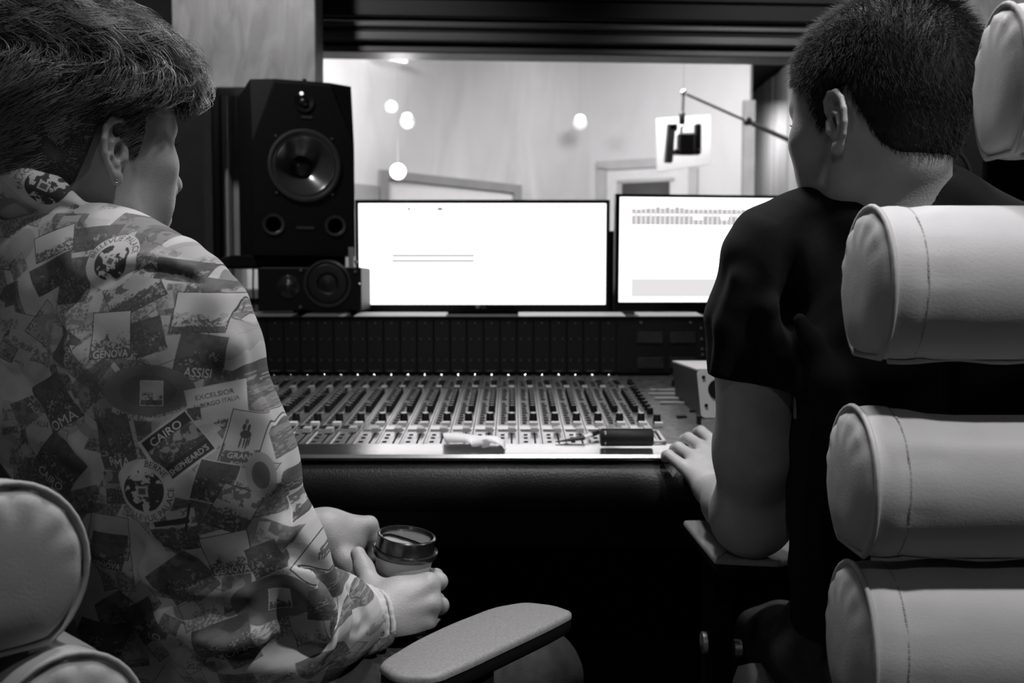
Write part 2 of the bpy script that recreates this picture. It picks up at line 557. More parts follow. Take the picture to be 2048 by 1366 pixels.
obj('corner_post', MB().box(1.385, 1.45, 6.0, 6.06, 0, Q(1480, 200, 6.0)[2]), mat('post_grey', 0.36, 0.6, noise=0.1), None, kind='structure')
# ceiling spot reflections in the glass, built as hanging glowing balls with discs
REFL_GLOW = emit('reflection_glow', 0.8, 0.55); REFL_DISC = emit('reflection_disc', 0.9, 3.5)
def reflection_globe(px, py, Y, rpx, label, bright):
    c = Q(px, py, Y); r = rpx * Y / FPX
    t = thing('glass_reflection', label, 'reflection', (c[0], c[1], c[2] - r))
    t['group'] = 'window glass reflections built as round lamps'
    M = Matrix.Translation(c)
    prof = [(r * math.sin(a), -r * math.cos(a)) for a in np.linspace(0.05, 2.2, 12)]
    obj('reflection_globe', MB().lathe(prof, 24, M), bright, t, smooth=180)
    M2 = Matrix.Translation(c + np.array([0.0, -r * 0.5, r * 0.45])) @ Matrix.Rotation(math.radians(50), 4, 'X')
    obj('reflection_core', MB().lathe([(r * 0.3, -0.004), (r * 0.68, 0), (r * 0.66, 0.012), (r * .2, 0.016)], 20, M2), REFL_DISC, t, smooth=60)
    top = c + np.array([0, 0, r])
    obj('cord', MB().tube([c + np.array([0, 0.02, r * .6]), (c[0], c[1] + 0.02, 2.51)], 0.0006, 6), mat('reflection_cord', 0.3, 0.6), t)  # cord added to hang the built reflection
reflection_globe(815, 243, 5.0, 14, 'small round reflection in the glass, built as a hanging lamp just above the tall speaker side, lower disc glowing white', REFL_GLOW)
reflection_globe(1160, 246, 6.1, 14, 'small round reflection in the glass, built as a hanging lamp near the wall corner, between the monitors', REFL_GLOW)
bright_reflection = thing('glass_reflection', 'brightest round reflection in the glass, built as a glowing ball over the pale door frame', 'reflection', Q(796, 350, 4.9), 'window glass reflections built as round lamps')  # third reflection, also built as a glowing ball
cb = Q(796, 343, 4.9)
obj('reflection_globe', MB().lathe([(0.038 * math.sin(a), -0.038 * math.cos(a)) for a in np.linspace(0.05, PI - 0.05, 12)], 20, Matrix.Translation(cb)), emit('bright_reflection_glow', 0.9, 6.0), bright_reflection, smooth=180)
obj('cord', MB().tube([cb + np.array([0, 0, 0.035]), (cb[0], cb[1], 2.51)], 0.0006, 6), mat('reflection_cord', 0.3, 0.6), bright_reflection)
lb_ = bpy.data.lights.new('added_wall_light', 'POINT'); lb_.energy = 9; lb_.shadow_soft_size = 0.04; lb_.color = TINT  # added light, brightens the wall around this reflection
lo_ = bpy.data.objects.new('added_wall_light', lb_); COL.objects.link(lo_); lo_.location = cb + np.array([0.02, -0.09, 0.0])
# bright streak reflected in the glass, built as a glowing strip
st = onside(765, 119)
obj('reflection_streak', MB().box(-0.13, 0.13, -0.012, 0.012, -0.010, 0.010, Matrix.Translation((st[0] + 0.03, st[1] - 0.05, st[2])) @ Matrix.Rotation(math.radians(43.5), 4, 'Z'), bev=0.004), emit('streak_glow', 0.9, 2.2), label='thin bright streak reflected in the glass, built as a glowing strip high on the wall', category='reflection')
# glowing tube added for the bright gap seen below the speaker shelf
obj('bright_gap_tube', MB().lathe([(0.05, 0.001), (0.05, 0.01), (0.015, 0.02), (0.015, Q(476, 532, 3.62)[2]), (0.010, Q(476, 530, 3.62)[2])], 14, Matrix.Translation((Q(476, 532, 3.62)[0], 3.62, 0))), emit('tube_glow', 0.9, 1.6), smooth=60, label='thin upright glowing tube added for the bright gap behind the glass, below the tall speaker', category='reflection')

# ---------------- microphone, boom and gobo in the live room
BOOM = mat('satin_steel', 0.16, 0.35, 0.7, noise=0.1)
mic = thing('boom_microphone_stand', 'long slanting boom arm with a dark studio microphone hanging at its end, behind the glass', 'microphone', (1.55, 4.75, 0))
Yb = 4.5
b0 = Q(1367, 186, Yb); b1 = Q(1495, 243, Yb + 0.1); b2 = Q(1690, 331, Yb + 0.25)
obj('boom_arm', MB().tube([b0, b1], 0.006, 10).tube([b1, b2], 0.011, 10), BOOM, mic, smooth=60)
obj('boom_clamp', MB().lathe([(0.012, -0.02), (0.018, -0.015), (0.018, 0.015), (0.012, 0.02)], 14, Matrix.Translation(b1) @ Matrix.Rotation(PI / 2, 4, 'X')), BLK, mic, smooth=60)
obj('boom_tip', MB().lathe([(0.006, -0.012), (0.014, -0.006), (0.014, 0.006), (0.006, 0.012)], 14, Matrix.Translation(b0) @ Matrix.Rotation(PI / 2, 4, 'X')), CHROME, mic, smooth=60)
obj('drop_rod', MB().tube([b0, Q(1364, 255, Yb)], 0.006, 8), BOOM, mic, smooth=60)
obj('swivel_joint', MB().lathe([(0.008, -0.03), (0.014, -0.02), (0.014, 0.02), (0.008, 0.03)], 12, Matrix.Translation(Q(1364, 237, Yb))), BLK, mic, smooth=60)
obj('swivel_joint', MB().tube([Q(1364, 248, Yb), Q(1362, 268, Yb - 0.03), Q(1364, 282, Yb - .02)], 0.006, 8), CHROME, mic, smooth=60)
obj('stand_column', MB().tube([b2, (b2[0] + .02, b2[1], 0.03)], 0.014, 12), BOOM, mic, smooth=60)
obj('stand_base', MB().lathe([(0.14, 0.0), (0.14, 0.012), (0.03, 0.03), (0.02, 0.05)], 24, Matrix.Translation((b2[0] + .02, b2[1], 0))), BLK, mic, smooth=40)
DKM = mat('mic_body_dark', 0.02, 0.4, 0.3, noise=0.2)
DKG = mat('mic_cradle_grey', 0.10, 0.5, 0.2, noise=0.2)
M0 = Matrix.Translation(Q(1372, 285, Yb - .02))
s_ = Yb / FPX
obj('microphone_body', MB().box(-17 * s_, 17 * s_, -0.03, 0.03, -24 * s_, 18 * s_, M0, bev=0.008), DKM, mic)
obj('cradle_arm', MB().box(-40 * s_, -24 * s_, -0.02, 0.02, -42 * s_, 34 * s_, M0 @ Matrix.Rotation(math.radians(4), 4, 'Y'), bev=0.005), DKG, mic)
obj('cradle_arm', MB().box(16 * s_, 29 * s_, -0.02, 0.02, -20 * s_, 36 * s_, M0, bev=0.005), DKM, mic)
obj('cradle_arm', MB().box(-34 * s_, -18 * s_, -0.02, 0.02, 22 * s_, 36 * s_, M0, bev=0.005), DKM, mic)
obj('cradle_base', MB().box(-24 * s_, 28 * s_, -0.025, 0.025, -24 * s_, -14 * s_, M0, bev=0.004), DKM, mic)
gp = [Q(1313, 237, Yb + 0.3), Q(1421, 229, Yb + 0.3), Q(1422, 328, Yb + 0.3), Q(1314, 344, Yb + 0.3)]
g_mb = MB().hexa([gp[3], gp[2], gp[2] + (0, .02, 0), gp[3] + (0, .02, 0), gp[0], gp[1], gp[1] + (0, .02, 0), gp[0] + (0, .02, 0)])
gob = thing('music_sheet_board', 'tilted white rectangular board hanging just behind the dark microphone', 'board', gp[3])
obj('board', g_mb, mat('white_board', 0.55, 0.5, noise=0.03), gob)
obj('hanging_wire', MB().tube([(gp[0] + gp[1]) / 2, ((gp[0] + gp[1]) / 2)[:2].tolist() + [2.51]], 0.0008, 6), BLK, gob)

# ================================================================== CONSOLE
PITCHX = 0.041
F0 = np.array([1.694, 0.7786]); F1 = np.array([2.437, 0.8309])     # (y, z) front and back of the sloping deck
sl = (F1[1] - F0[1]) / (F1[0] - F0[0])
TH = math.atan(sl)
def deck(x, y, h=0.0):
    return np.array([x - 0, y - h * math.sin(TH), F0[1] + (y - F0[0]) * sl + h * math.cos(TH)])
def ydeck(py):
    k = (py - 573.0) / FPX
    k2 = (0.0 + (CAMZ - (Q(1024, py, 1.0)[2])))   # drop per metre
    return (CAMZ - F0[1] + sl * F0[0]) / (k2 + sl)
XL, XR = -1.05, 1.10
con = thing('mixing_console', 'wide black mixing console with rows of faders and knobs under a bright metal front edge', 'mixing console', (0, 2.0, 0))
# body
body = MB()
prof = [(1.70, 0.60), (1.62, 0.70), (1.70, F0[1] - 0.012), (F1[0], F1[1] - 0.012), (2.460, F1[1] - 0.012), (2.460, 0.9625), (2.88, 0.9625), (2.90, 0.70), (2.84, 0.55)]
n = len(prof)
vs = [(XL, y, z) for y, z in prof] + [(XR, y, z) for y, z in prof]
body.add(vs, [tuple(range(n)), tuple(range(2 * n - 1, n - 1, -1))] + [(i, n + i, n + (i + 1) % n, (i + 1) % n) for i in range(n)])
obj('console_body', body, BLK, con)
for xx in (XL + 0.1, -0.25, 0.55, XR - 0.1):
    obj('leg', MB().box(xx - 0.03, xx + 0.03, 1.95, 2.45, 0.0, 0.62, bev=0.005), BLKM, con)
obj('back_panel', MB().box(XL, XR, 2.46, 2.50, 0.0, 0.6), BLKM, con)
# metal lip
lipz = F0[1]
lm = MB()
pr_ = [(1.694, lipz - 0.002), (1.694, lipz + 0.002), (1.640, lipz - 0.0018), (1.622, lipz - 0.0040), (1.617, lipz - 0.009), (1.622, lipz - 0.014)]
n = len(pr_)
lm.add([(XL, y, z) for y, z in pr_] + [(XR, y, z) for y, z in pr_], [tuple(range(n)), tuple(range(2 * n - 1, n - 1, -1))] + [(i, n + i, n + (i + 1) % n, (i + 1) % n) for i in range(n)])
obj('front_lip', lm, mat('lip_metal', 0.72, 0.24, 1.0, noise=0.06, nscale=30, stretch=(1, 10, 10), bump=0.04), con, smooth=35)
# padded arm rest
pad = MB()
pp = [(1.622 + 0.05 * (1 - math.cos(a)) - 0.05 * 0.2, lipz - 0.015 - 0.085 * (1 - math.sin(a)) * 0.5) for a in np.linspace(PI / 2, -PI / 2, 12)]
pp = [(1.70, lipz - 0.012)] + [(1.648 - 0.045 * math.cos(a), lipz - 0.058 + 0.045 * math.sin(a)) for a in np.linspace(PI / 2, -PI / 2, 14)] + [(1.70, lipz - 0.105)]
n = len(pp)
pad.add([(XL, y, z) for y, z in pp] + [(XR, y, z) for y, z in pp], [tuple(range(n)), tuple(range(2 * n - 1, n - 1, -1))] + [(i, n + i, n + (i + 1) % n, (i + 1) % n) for i in range(n)])
obj('arm_rest', pad, mat('black_leather', 0.012, 0.42, spec=0.4, noise=0.1, bump=0.4, bscale=300), con, smooth=50)
# channel strips
STRIP = mat('strip_face', 0.26, 0.34, 0.6, noise=0.35, nscale=90, bump=0.06)
STRIPF = mat('fader_face', 0.60, 0.30, 0.85, noise=0.25, nscale=60, bump=0.05)
EDGE = mat('strip_edge', 0.62, 0.32, 0.9, noise=0.05)
KNB = mat('knob_black', 0.008, 0.42, noise=0.1)
CAPG = mat('fader_cap_grey', 0.40, 0.5, noise=0.05)
CAPW = mat('cap_white', 0.72, 0.45, noise=0.05)
XS0 = 0.0117 - 0.0
strips = []
yA, yB, yC = ydeck(862), ydeck(854), F1[0]
def dbox(mb, x0, x1, y0, y1, h0, h1):
    c = [deck(x0, y0, h0), deck(x1, y0, h0), deck(x1, y1, h0), deck(x0, y1, h0), deck(x0, y0, h1), deck(x1, y0, h1), deck(x1, y1, h1), deck(x0, y1, h1)]
    return mb.hexa(c)
MT = Matrix.Rotation(TH, 4, 'X')
rs = random.Random(7)
i0, i1 = -24, 6
proto = None
for k in range(i0, i1):
    x0 = XS0 + k * PITCHX
    base = deck(x0 + PITCHX / 2, 1.9)
    xe0, xe1 = x0 + 0.0008, x0 + PITCHX - 0.0008
    if proto is None:
        proto = {}
        t = thing('channel_strip', '', '', base)
        for kk in ('label', 'category'):
            del t[kk]
        t.parent = con; t.location = base - ORG[con.name]
        P_ = []
        P_.append(obj('fader_plate', dbox(MB(), xe0, xe1, F0[0] + 0.001, yA, -0.008, 0.0), STRIPF, t))
        P_.append(obj('knob_plate', dbox(MB(), xe0, xe1, yB + 0.001, yC, -0.008, 0.0), STRIP, t))
        e = dbox(MB(), xe0, xe0 + 0.0030, F0[0] + 0.001, yC, 0, 0.0022); dbox(e, xe1 - 0.0030, xe1, F0[0] + 0.001, yC, 0, 0.0022)
        P_.append(obj('side_rail', e, EDGE, t))
        P_.append(obj('cross_bar', dbox(MB(), xe0 + 0.001, xe1 - 0.001, yA + 0.002, yB, -0.002, 0.003), mat('bar_bright', 0.78, 0.2, 1.0, noise=0.05), t))
        cx = x0 + PITCHX * 0.70
        P_.append(obj('fader_slot', dbox(MB(), cx - 0.0016, cx + 0.0016, F0[0] + 0.012, yA - 0.006, 0.0, 0.0006), BLKM, t))
        y_ = ydeck(851)
        P_.append(obj('white_button', dbox(MB(), cx - 0.0075, cx + 0.0075, y_ - 0.003, y_ + 0.012, 0, 0.006), CAPW, t))
        y_ = ydeck(846)
        kb = MB()
        M = Matrix.Translation(deck(cx, y_ + .008, 0.0)) @ MT
        kb.lathe([(0.0078, 0.0), (0.0078, 0.004), (0.0068, 0.016), (0.0062, 0.0175)], 16, M)
        P_.append(obj('big_knob', kb, KNB, t, smooth=40))
        kb = MB().lathe([(0.0063, 0.0176), (0.0058, 0.0186)], 14, M)
        P_.append(obj('knob_top', kb, ALU, t))
        ys = np.linspace(ydeck(824), ydeck(788), 9)
        for q, y_ in enumerate(ys):
            M = Matrix.Translation(deck(cx + 0.001, y_, 0.0)) @ MT
            if q == 0:
                kn = obj('knob', MB().lathe([(0.0068, 0), (0.0068, 0.004), (0.0056, 0.013), (0.005, 0.014)], 10, M).box(-0.0005, 0.0005, -0.005, 0.0, 0.0138, 0.0146, M), KNB, t, smooth=40)
                kn0 = kn; M00 = deck(cx + 0.001, y_, 0)
                pt = obj('knob_pointer', MB().box(-0.0042, 0.0042, -0.0010, 0.0010, 0.0141, 0.0147, M), CAPW, t); pt0 = pt
                P_.append(kn); P_.append(pt)
            else:
                d = deck(cx + 0.001, y_, 0) - M00
                P_.append(copyobj(kn0, t, d)); P_.append(copyobj(pt0, t, d))
        y_ = ydeck(781)
        P_.append(obj('push_button', dbox(MB(), cx - 0.006, cx + 0.006, y_ - 0.008, y_ + 0.012, 0, 0.010), CAPG, t))
        P_.append(obj('meter_window', dbox(MB(), cx - 0.007, cx + 0.007, ydeck(775), ydeck(762), 0, 0.002), BLKP, t))
        # small buttons and engraved marks on the other half
        x_ = x0 + PITCHX * 0.32
        mk = MB(); lt = MB()
        for y_ in np.linspace(yB + 0.03, yC - 0.06, 22):
            if rs.random() < 0.6:
                dbox(mk, x_ - 0.005, x_ + 0.002 + 0.004 * rs.random(), y_, y_ + 0.009, 0, 0.0025)
            if rs.random() < 0.5:
                dbox(lt, x_ + 0.004, x_ + 0.010, y_ + 0.004, y_ + 0.0075, 0, 0.0012)
        P_.append(obj('button_column', mk, mat('button_dark', 0.04, 0.5, noise=0.3), t, kind='stuff'))
        P_.append(obj('legend_marks', lt, mat('legend', 0.5, 0.5), t, kind='stuff'))
        mk = MB()
        for y_ in (F0[0] + 0.02, F0[0] + 0.05, F0[0] + 0.075):
            dbox(mk, x_ - 0.004, x_ + 0.003, y_, y_ + 0.008, 0, 0.001)
        P_.append(obj('scribble_mark', mk, BLKM, t, kind='stuff'))
        M = Matrix.Translation(deck(x0 + PITCHX * 0.5, yC - 0.008, 0.004)) @ MT
        P_.append(obj('screw', MB().lathe([(0.003, -0.004), (0.0036, 0), (0.002, 0.002)], 10, M), CHROME, t, smooth=40))
        proto['t'] = t; proto['x'] = x0; proto['P'] = P_
        strips.append(t)
    else:
        sh = np.array([x0 - proto['x'], 0, 0])
        t = proto['t'].copy(); COL.objects.link(t)
        ORG[t.name] = ORG[proto['t'].name] + sh
        t.parent = con; t.location = ORG[t.name] - ORG[con.name]
        for p_ in proto['P']:
            copyobj(p_, t, sh)
        strips.append(t)
    # fader cap (positions differ slightly)
    cx = x0 + PITCHX * 0.70
    y_ = ydeck(rs.choice((866, 866, 865, 867)))
    if k == i0:
        fc0 = obj('fader_cap', dbox(dbox(MB(), cx - 0.0065, cx + 0.0065, y_ - 0.010, y_ + 0.010, 0.003, 0.011), cx - 0.0015, cx + 0.0015, y_ - 0.006, y_ + 0.006, -0.001, 0.003), CAPG, t)
        fy0 = y_; fx0 = cx
    else:
        copyobj(fc0, t, deck(cx, y_) - deck(fx0, fy0))
# master section on the far side
mx0 = XS0 + i1 * PITCHX + 0.001
ms = obj('master_panel', dbox(MB(), mx0, XR - 0.02, F0[0] + 0.001, yC, -0.008, 0.0), mat('master_face', 0.12, 0.42, 0.4, noise=0.5, nscale=70), con)
rs2 = random.Random(11)
def dparts(name, m, lst, lathe=None):
    first = None
    for (x, y, w, l, h) in lst:
        mb = MB()
        if lathe:
            M = Matrix.Translation(deck(x, y, 0)) @ MT
            mb.lathe([(w, 0), (w, h * 0.3), (w * 0.85, h)], 12, M)
        else:
            dbox(mb, x - w, x + w, y - l, y + l, 0, h)
        obj(name, mb, m, con, smooth=40 if lathe else 0)
cxk = mx0 + 0.016
dparts('master_knob', KNB, [(cxk - 0.001, y, 0.0066, 0, 0.013) for y in np.linspace(ydeck(828), ydeck(770), 10)], True)
dparts('master_knob', KNB, [(cxk, ydeck(846), 0.0078, 0, 0.017)], True)
dparts('white_button', CAPW, [(cxk, ydeck(851), 0.0075, 0.006, 0.006)])
dparts('light_bar', mat('grey_bar', 0.35, 0.4), [(0.345, ydeck(790), 0.045, 0.006, 0.004), (0.35, ydeck(799), 0.045, 0.006, 0.004), (0.36, ydeck(808), 0.05, 0.005, 0.004), (0.345, ydeck(782), 0.035, 0.006, 0.004)])
dparts('dark_button', KNB, [(0.375, ydeck(772), 0.006, 0.008, 0.014), (0.365, ydeck(800), 0.006, 0.005, 0.008), (0.382, ydeck(800), 0.006, 0.005, 0.008), (0.365, ydeck(824), 0.010, 0.004, 0.004), (0.33, ydeck(835), 0.010, 0.006, 0.004), (0.352, ydeck(848), 0.004, 0.006, 0.016)])
fr = MB()
fx0_, fx1_, fy0_, fy1_ = Q(1250, 892, 1.694)[0], Q(1333, 893, 1.694)[0], F0[0] + 0.004, ydeck(866)
for a in ((fx0_, fx1_, fy0_, fy0_ + 0.008), (fx0_, fx1_, fy1_ - 0.006, fy1_), (fx1_ - 0.005, fx1_, fy0_, fy1_), (fx0_, fx0_ + 0.005, fy0_, fy1_)):
    dbox(fr, a[0], a[1], a[2], a[3], 0.0022, 0.006)
obj('silver_frame', fr, EDGE, con)
# meter bridge
MP = mat('meter_black', 0.016, 0.35, noise=0.15, nscale=40)
MPS = mat('meter_seam', 0.05, 0.4)
yM = 2.447
zb, ztp = 0.838, Q(1024, 638, 2.447)[2]
first = None
for k in range(i0, i1):
    x0 = XS0 + k * PITCHX
    if first is None:
        mb = MB().box(x0 + 0.0006, x0 + PITCHX - 0.0006, yM, yM + 0.012, zb, ztp, bev=0.0012)
        p_ = thing('meter_panel', '', '', (x0, yM, zb)); del p_['label']; del p_['category']
        p_.parent = con; p_.location = ORG[p_.name] - ORG[con.name]
        chl = [obj('faceplate', mb, MP, p_)]
        for py_ in (678, 720):
            for f_ in (0.25, 0.75):
                M = Matrix.Translation((x0 + PITCHX * f_, yM - 0.0002, Q(1024, py_, yM)[2])) @ Matrix.Rotation(PI / 2, 4, 'X')
                chl.append(obj('screw', MB().lathe([(0.0022, 0), (0.0018, 0.0015)], 8, M), mat('screw_dull', 0.25, 0.4, 0.8), p_))
        M = Matrix.Translation((x0 + PITCHX * 0.5, yM - 0.0002, Q(1024, 646, yM)[2])) @ Matrix.Rotation(PI / 2, 4, 'X')
        chl.append(obj('screw', MB().lathe([(0.0026, 0), (0.002, 0.0015)], 8, M), mat('screw_dull', 0.25, 0.4, 0.8), p_))
        chl.append(obj('legend_dash', MB().box(x0 + 0.008, x0 + 0.030, yM - 0.001, yM, Q(1024, 742.5, yM)[2], Q(1024, 741, yM)[2]), mat('legend_dim', 0.16, 0.5), p_))
        first = p_; fx = x0
    else:
        p_ = first.copy(); COL.objects.link(p_); sh = np.array([x0 - fx, 0, 0])
        ORG[p_.name] = ORG[first.name] + sh; p_.parent = con; p_.location = ORG[p_.name] - ORG[con.name]
        for c_ in chl:
            copyobj(c_, p_, sh)
xm = XS0 + i1 * PITCHX
obj('master_meter_panel', MB().box(xm, XR, yM, yM + 0.012, zb, ztp), MP, con)
VU = mat('meter_glass', 0.05, 0.2, noise=0.2, nscale=50)
for (a, b, c, d) in ((1274, 1326, 664, 686), (1340, 1392, 664, 686), (1274, 1328, 715, 737), (1340, 1392, 715, 737)):
    p0 = Q(a, d, yM - .004); p1 = Q(b, c, yM - .004)
    obj('level_meter', MB().box(p0[0], p1[0], yM - 0.004, yM + 0.002, p0[2], p1[2], bev=0.0012), VU, con)
for (a, b) in ((1402, 656), (1414, 656), (1403, 678), (1414, 678), (1404, 698), (1414, 698), (1405, 709), (1282, 645), (1381, 645)):
    M = Matrix.Translation(Q(a, b, yM - .0004)) @ Matrix.Rotation(PI / 2, 4, 'X')
    obj('lamp_button', MB().lathe([(0.0035, 0), (0.003, 0.003)], 10, M), mat('lamp_dull', 0.20, 0.4), con)
obj('top_ledge', MB().box(XL, XR, 2.443, 2.90, ztp, ztp + 0.006, bev=0.0015), BLKM, con)
# strips of white tape standing along the back of the ledge
g_ = 'white tape strips along the console ledge'
for (a, b, y0, y1, lb, w) in ((478, 592, 628, 638, 'dim grey tape strip on the ledge nearest the patterned shirt', 0.16), (612, 684, 627, 637, 'short grey tape strip on the ledge below the lying speaker', 0.16), (675, 694, 623, 637, 'small square pale tag on the ledge beside the lying speaker', 0.4),
                          (714, 893, 629, 637, 'long white tape strip under the first monitor, nearer the speakers', 0.62), (1037, 1247, 628, 637, 'long white tape strip beneath the gap between the two monitors', 0.62), (1274, 1400, 628, 637, 'shorter white tape strip under the monitor beside the black T-shirt', 0.62)):
    p0 = Q(a, y1, 2.50); p1 = Q(b, y0, 2.50); pz = ztp + 0.0062
    o = obj('tape_strip', MB().hexa([(p0[0], 2.450, pz), (p1[0], 2.450, pz), (p1[0], 2.555, pz), (p0[0], 2.555, pz), (p0[0], 2.452, pz + 0.0012), (p1[0], 2.452, pz + 0.0012), (p1[0], 2.555, pz + 0.008), (p0[0], 2.555, pz + 0.008)]), mat('tape_%02d' % int(w * 100), w * 1.25, 0.6, noise=0.05), label=lb, category='tape', group=g_)

# ---------------- monitors
SCR = None
def screen_mat(name, kind):
    m = bpy.data.materials.new(name); m.use_nodes = True
    nt = m.node_tree; b = nt.nodes['Principled BSDF']
    b.inputs['Base Color'].default_value = (0.02, 0.02, 0.02, 1)
    b.inputs['Roughness'].default_value = 0.3
    b.inputs['Emission Color'].default_value = (TINT[0], TINT[1], TINT[2], 1)
    b.inputs['Emission Strength'].default_value = 1.9
    return m
SCRM = screen_mat('screen_white', 0)
def smat(g):
    nm = 'screen_grey_%02d' % int(g * 100)
    if nm in MATS: return MATS[nm]
    m = screen_mat(nm, 0)
    m.node_tree.nodes['Principled BSDF'].inputs['Emission Strength'].default_value = g
    MATS[nm] = m
    return m
def monitor(corners, Yl, Yr, scr, label, bez_b):
    """corners: outer x0,y0,x1,y1 px; scr inner"""
    x0, y0, x1, y1 = corners
    a, b = Q(x0, y1, Yl), Q(x1, y1, Yr)
    top = Q(x0, y0, Yl)[2]; bot = a[2]
    t = thing('monitor', label, 'monitor', ((a[0] + b[0]) / 2, (Yl + Yr) / 2 + 0.06, ztp + 0.006))
    ang = math.atan2(Yr - Yl, b[0] - a[0])
    W = math.hypot(b[0] - a[0], Yr - Yl); H = top - bot
    M = Matrix.Translation((a[0], Yl, bot)) @ Matrix.Rotation(ang, 4, 'Z') @ Matrix.Rotation(math.radians(1.5), 4, 'X')
    sx0 = (scr[0] - x0) / (x1 - x0) * W; sx1 = (scr[2] - x0) / (x1 - x0) * W
    sz1 = H - (scr[1] - y0) / (y1 - y0) * H; sz0 = H - (scr[3] - y0) / (y1 - y0) * H
    fr = MB()
    fr.box(0, sx0, 0, 0.02, 0, H, M).box(sx1, W, 0, 0.02, 0, H, M).box(sx0, sx1, 0, 0.02, sz1, H, M).box(sx0, sx1, 0, 0.02, 0, sz0, M)
    obj('bezel', fr, BLKP, t)
    obj('back_shell', MB().box(0.004, W - 0.004, 0.0185, 0.045, 0.004, H - 0.004, M, bev=0.008), BLKM, t)
    obj('screen', MB().box(sx0 - 0.001, sx1 + 0.001, 0.006, 0.012, sz0 - 0.001, sz1 + 0.001, M), SCRM, t)
    obj('stand_neck', MB().box(W / 2 - 0.05, W / 2 + 0.05, 0.0455, 0.075, -0.003, H * 0.5, M, bev=0.004), BLKM, t)
    c = M @ Vector((W / 2, 0.06, 0))
    obj('stand_foot', MB().box(c.x - 0.12, c.x + 0.12, c.y - 0.055, c.y + 0.06, ztp + 0.006, ztp + 0.018, bev=0.004), BLKM, t)
    obj('stand_foot', MB().box(c.x - 0.045, c.x + 0.045, c.y - 0.02, c.y + 0.025, ztp + 0.018, bot + 0.02), BLKM, t)
    def pane(pxa, pya, pxb, pyb, m, name='window_area', d=0.0052, parent=None):
        u0 = (pxa - x0) / (x1 - x0) * W; u1 = (pxb - x0) / (x1 - x0) * W
        w1_ = H - (pya - y0) / (y1 - y0) * H; w0_ = H - (pyb - y0) / (y1 - y0) * H
        return MB().box(u0, u1, d, 0.0061, w0_, w1_, M)
    return t, pane, M, W, H
mon1, pane1, M1, W1, H1 = monitor((713, 400, 1218, 624), 2.70, 2.70, (719, 407, 1211, 609), 'wide monitor with blank white screen standing next to the tall speaker', 0)
for (a, b, c, d, g) in ((785, 508.5, 949, 513.5, 0.5), (785, 519, 949, 524, 0.5), (817, 415, 822, 421, .25), (829, 417, 833, 422, .5), (859, 415, 862, 420, .3), (876, 415, 886, 421, .25), (888, 418, 894, 421, .45), (905, 417, 908, 420, .35), (734, 419, 740, 421, .7)):
    obj('menu_mark', pane1(a, b, c, d, None), smat(g), mon1)
obj('maker_badge', text_mb('LG', 0.0105, M1 @ Matrix.Translation((W1 * 0.50 + 0.002, -0.0006, H1 * 0.035)) @ Matrix.Rotation(PI / 2, 4, 'X')), mat('badge_grey', 0.75, 0.5), mon1)
obj('maker_badge', MB().lathe([(0.0058, 0), (0.0054, 0.0006)], 20, M1 @ Matrix.Translation((W1 * 0.480, 0, H1 * 0.050)) @ Matrix.Rotation(PI / 2, 4, 'X')), mat('badge_grey', 0.75, 0.5), mon1)
mon2, pane2, M2, W2, H2 = monitor((1229, 388, 1734, 622), 2.70, 2.78, (1237, 394, 1727, 604), 'wide monitor showing audio track lanes, partly hidden by the black T-shirt', 0)
# track display on the second screen
lane = MB(); dots = MB()
hs = [14, 13, 15, 17, 17, 22, 18, 21, 17, 22, 20, 16, 15, 15, 15, 15, 16, 15, 17, 15, 15, 16, 14, 15, 17, 15, 16, 18, 16, 15]
x = 1261
for q, hh in enumerate(hs):
    m_ = pane2(x, 449 - 24 - hh * 0.55, x + 8.4, 449, None)
    obj('track_lane', m_, smat(0.50 if q % 2 else 0.56), mon2)
    m_ = pane2(x + 1.5, 427, x + 6.5, 430.5, None, d=0.0048)
    obj('track_mark', m_, smat(1.6), mon2)
    x += 9.35
obj('track_band', pane2(1262, 557, 1712, 594, None), smat(0.80), mon2)
for (a, b) in ((1381, 1391), (1436, 1442), (1470, 1476)):
    obj('track_lane', pane2(a, 428, b + 8, 438, None, d=0.0046), smat(1.6), mon2)
# small dark gadget clipped between monitors
p0 = Q(1217, 518, 2.765); p1 = Q(1229, 462, 2.765)
obj('webcam_clip', MB().box(p0[0], p1[0] + 0.004, 2.765, 2.80, ztp + 0.0065, p1[2], bev=0.003), BLKP, label='narrow black post standing in the gap between the two monitors', category='stand')

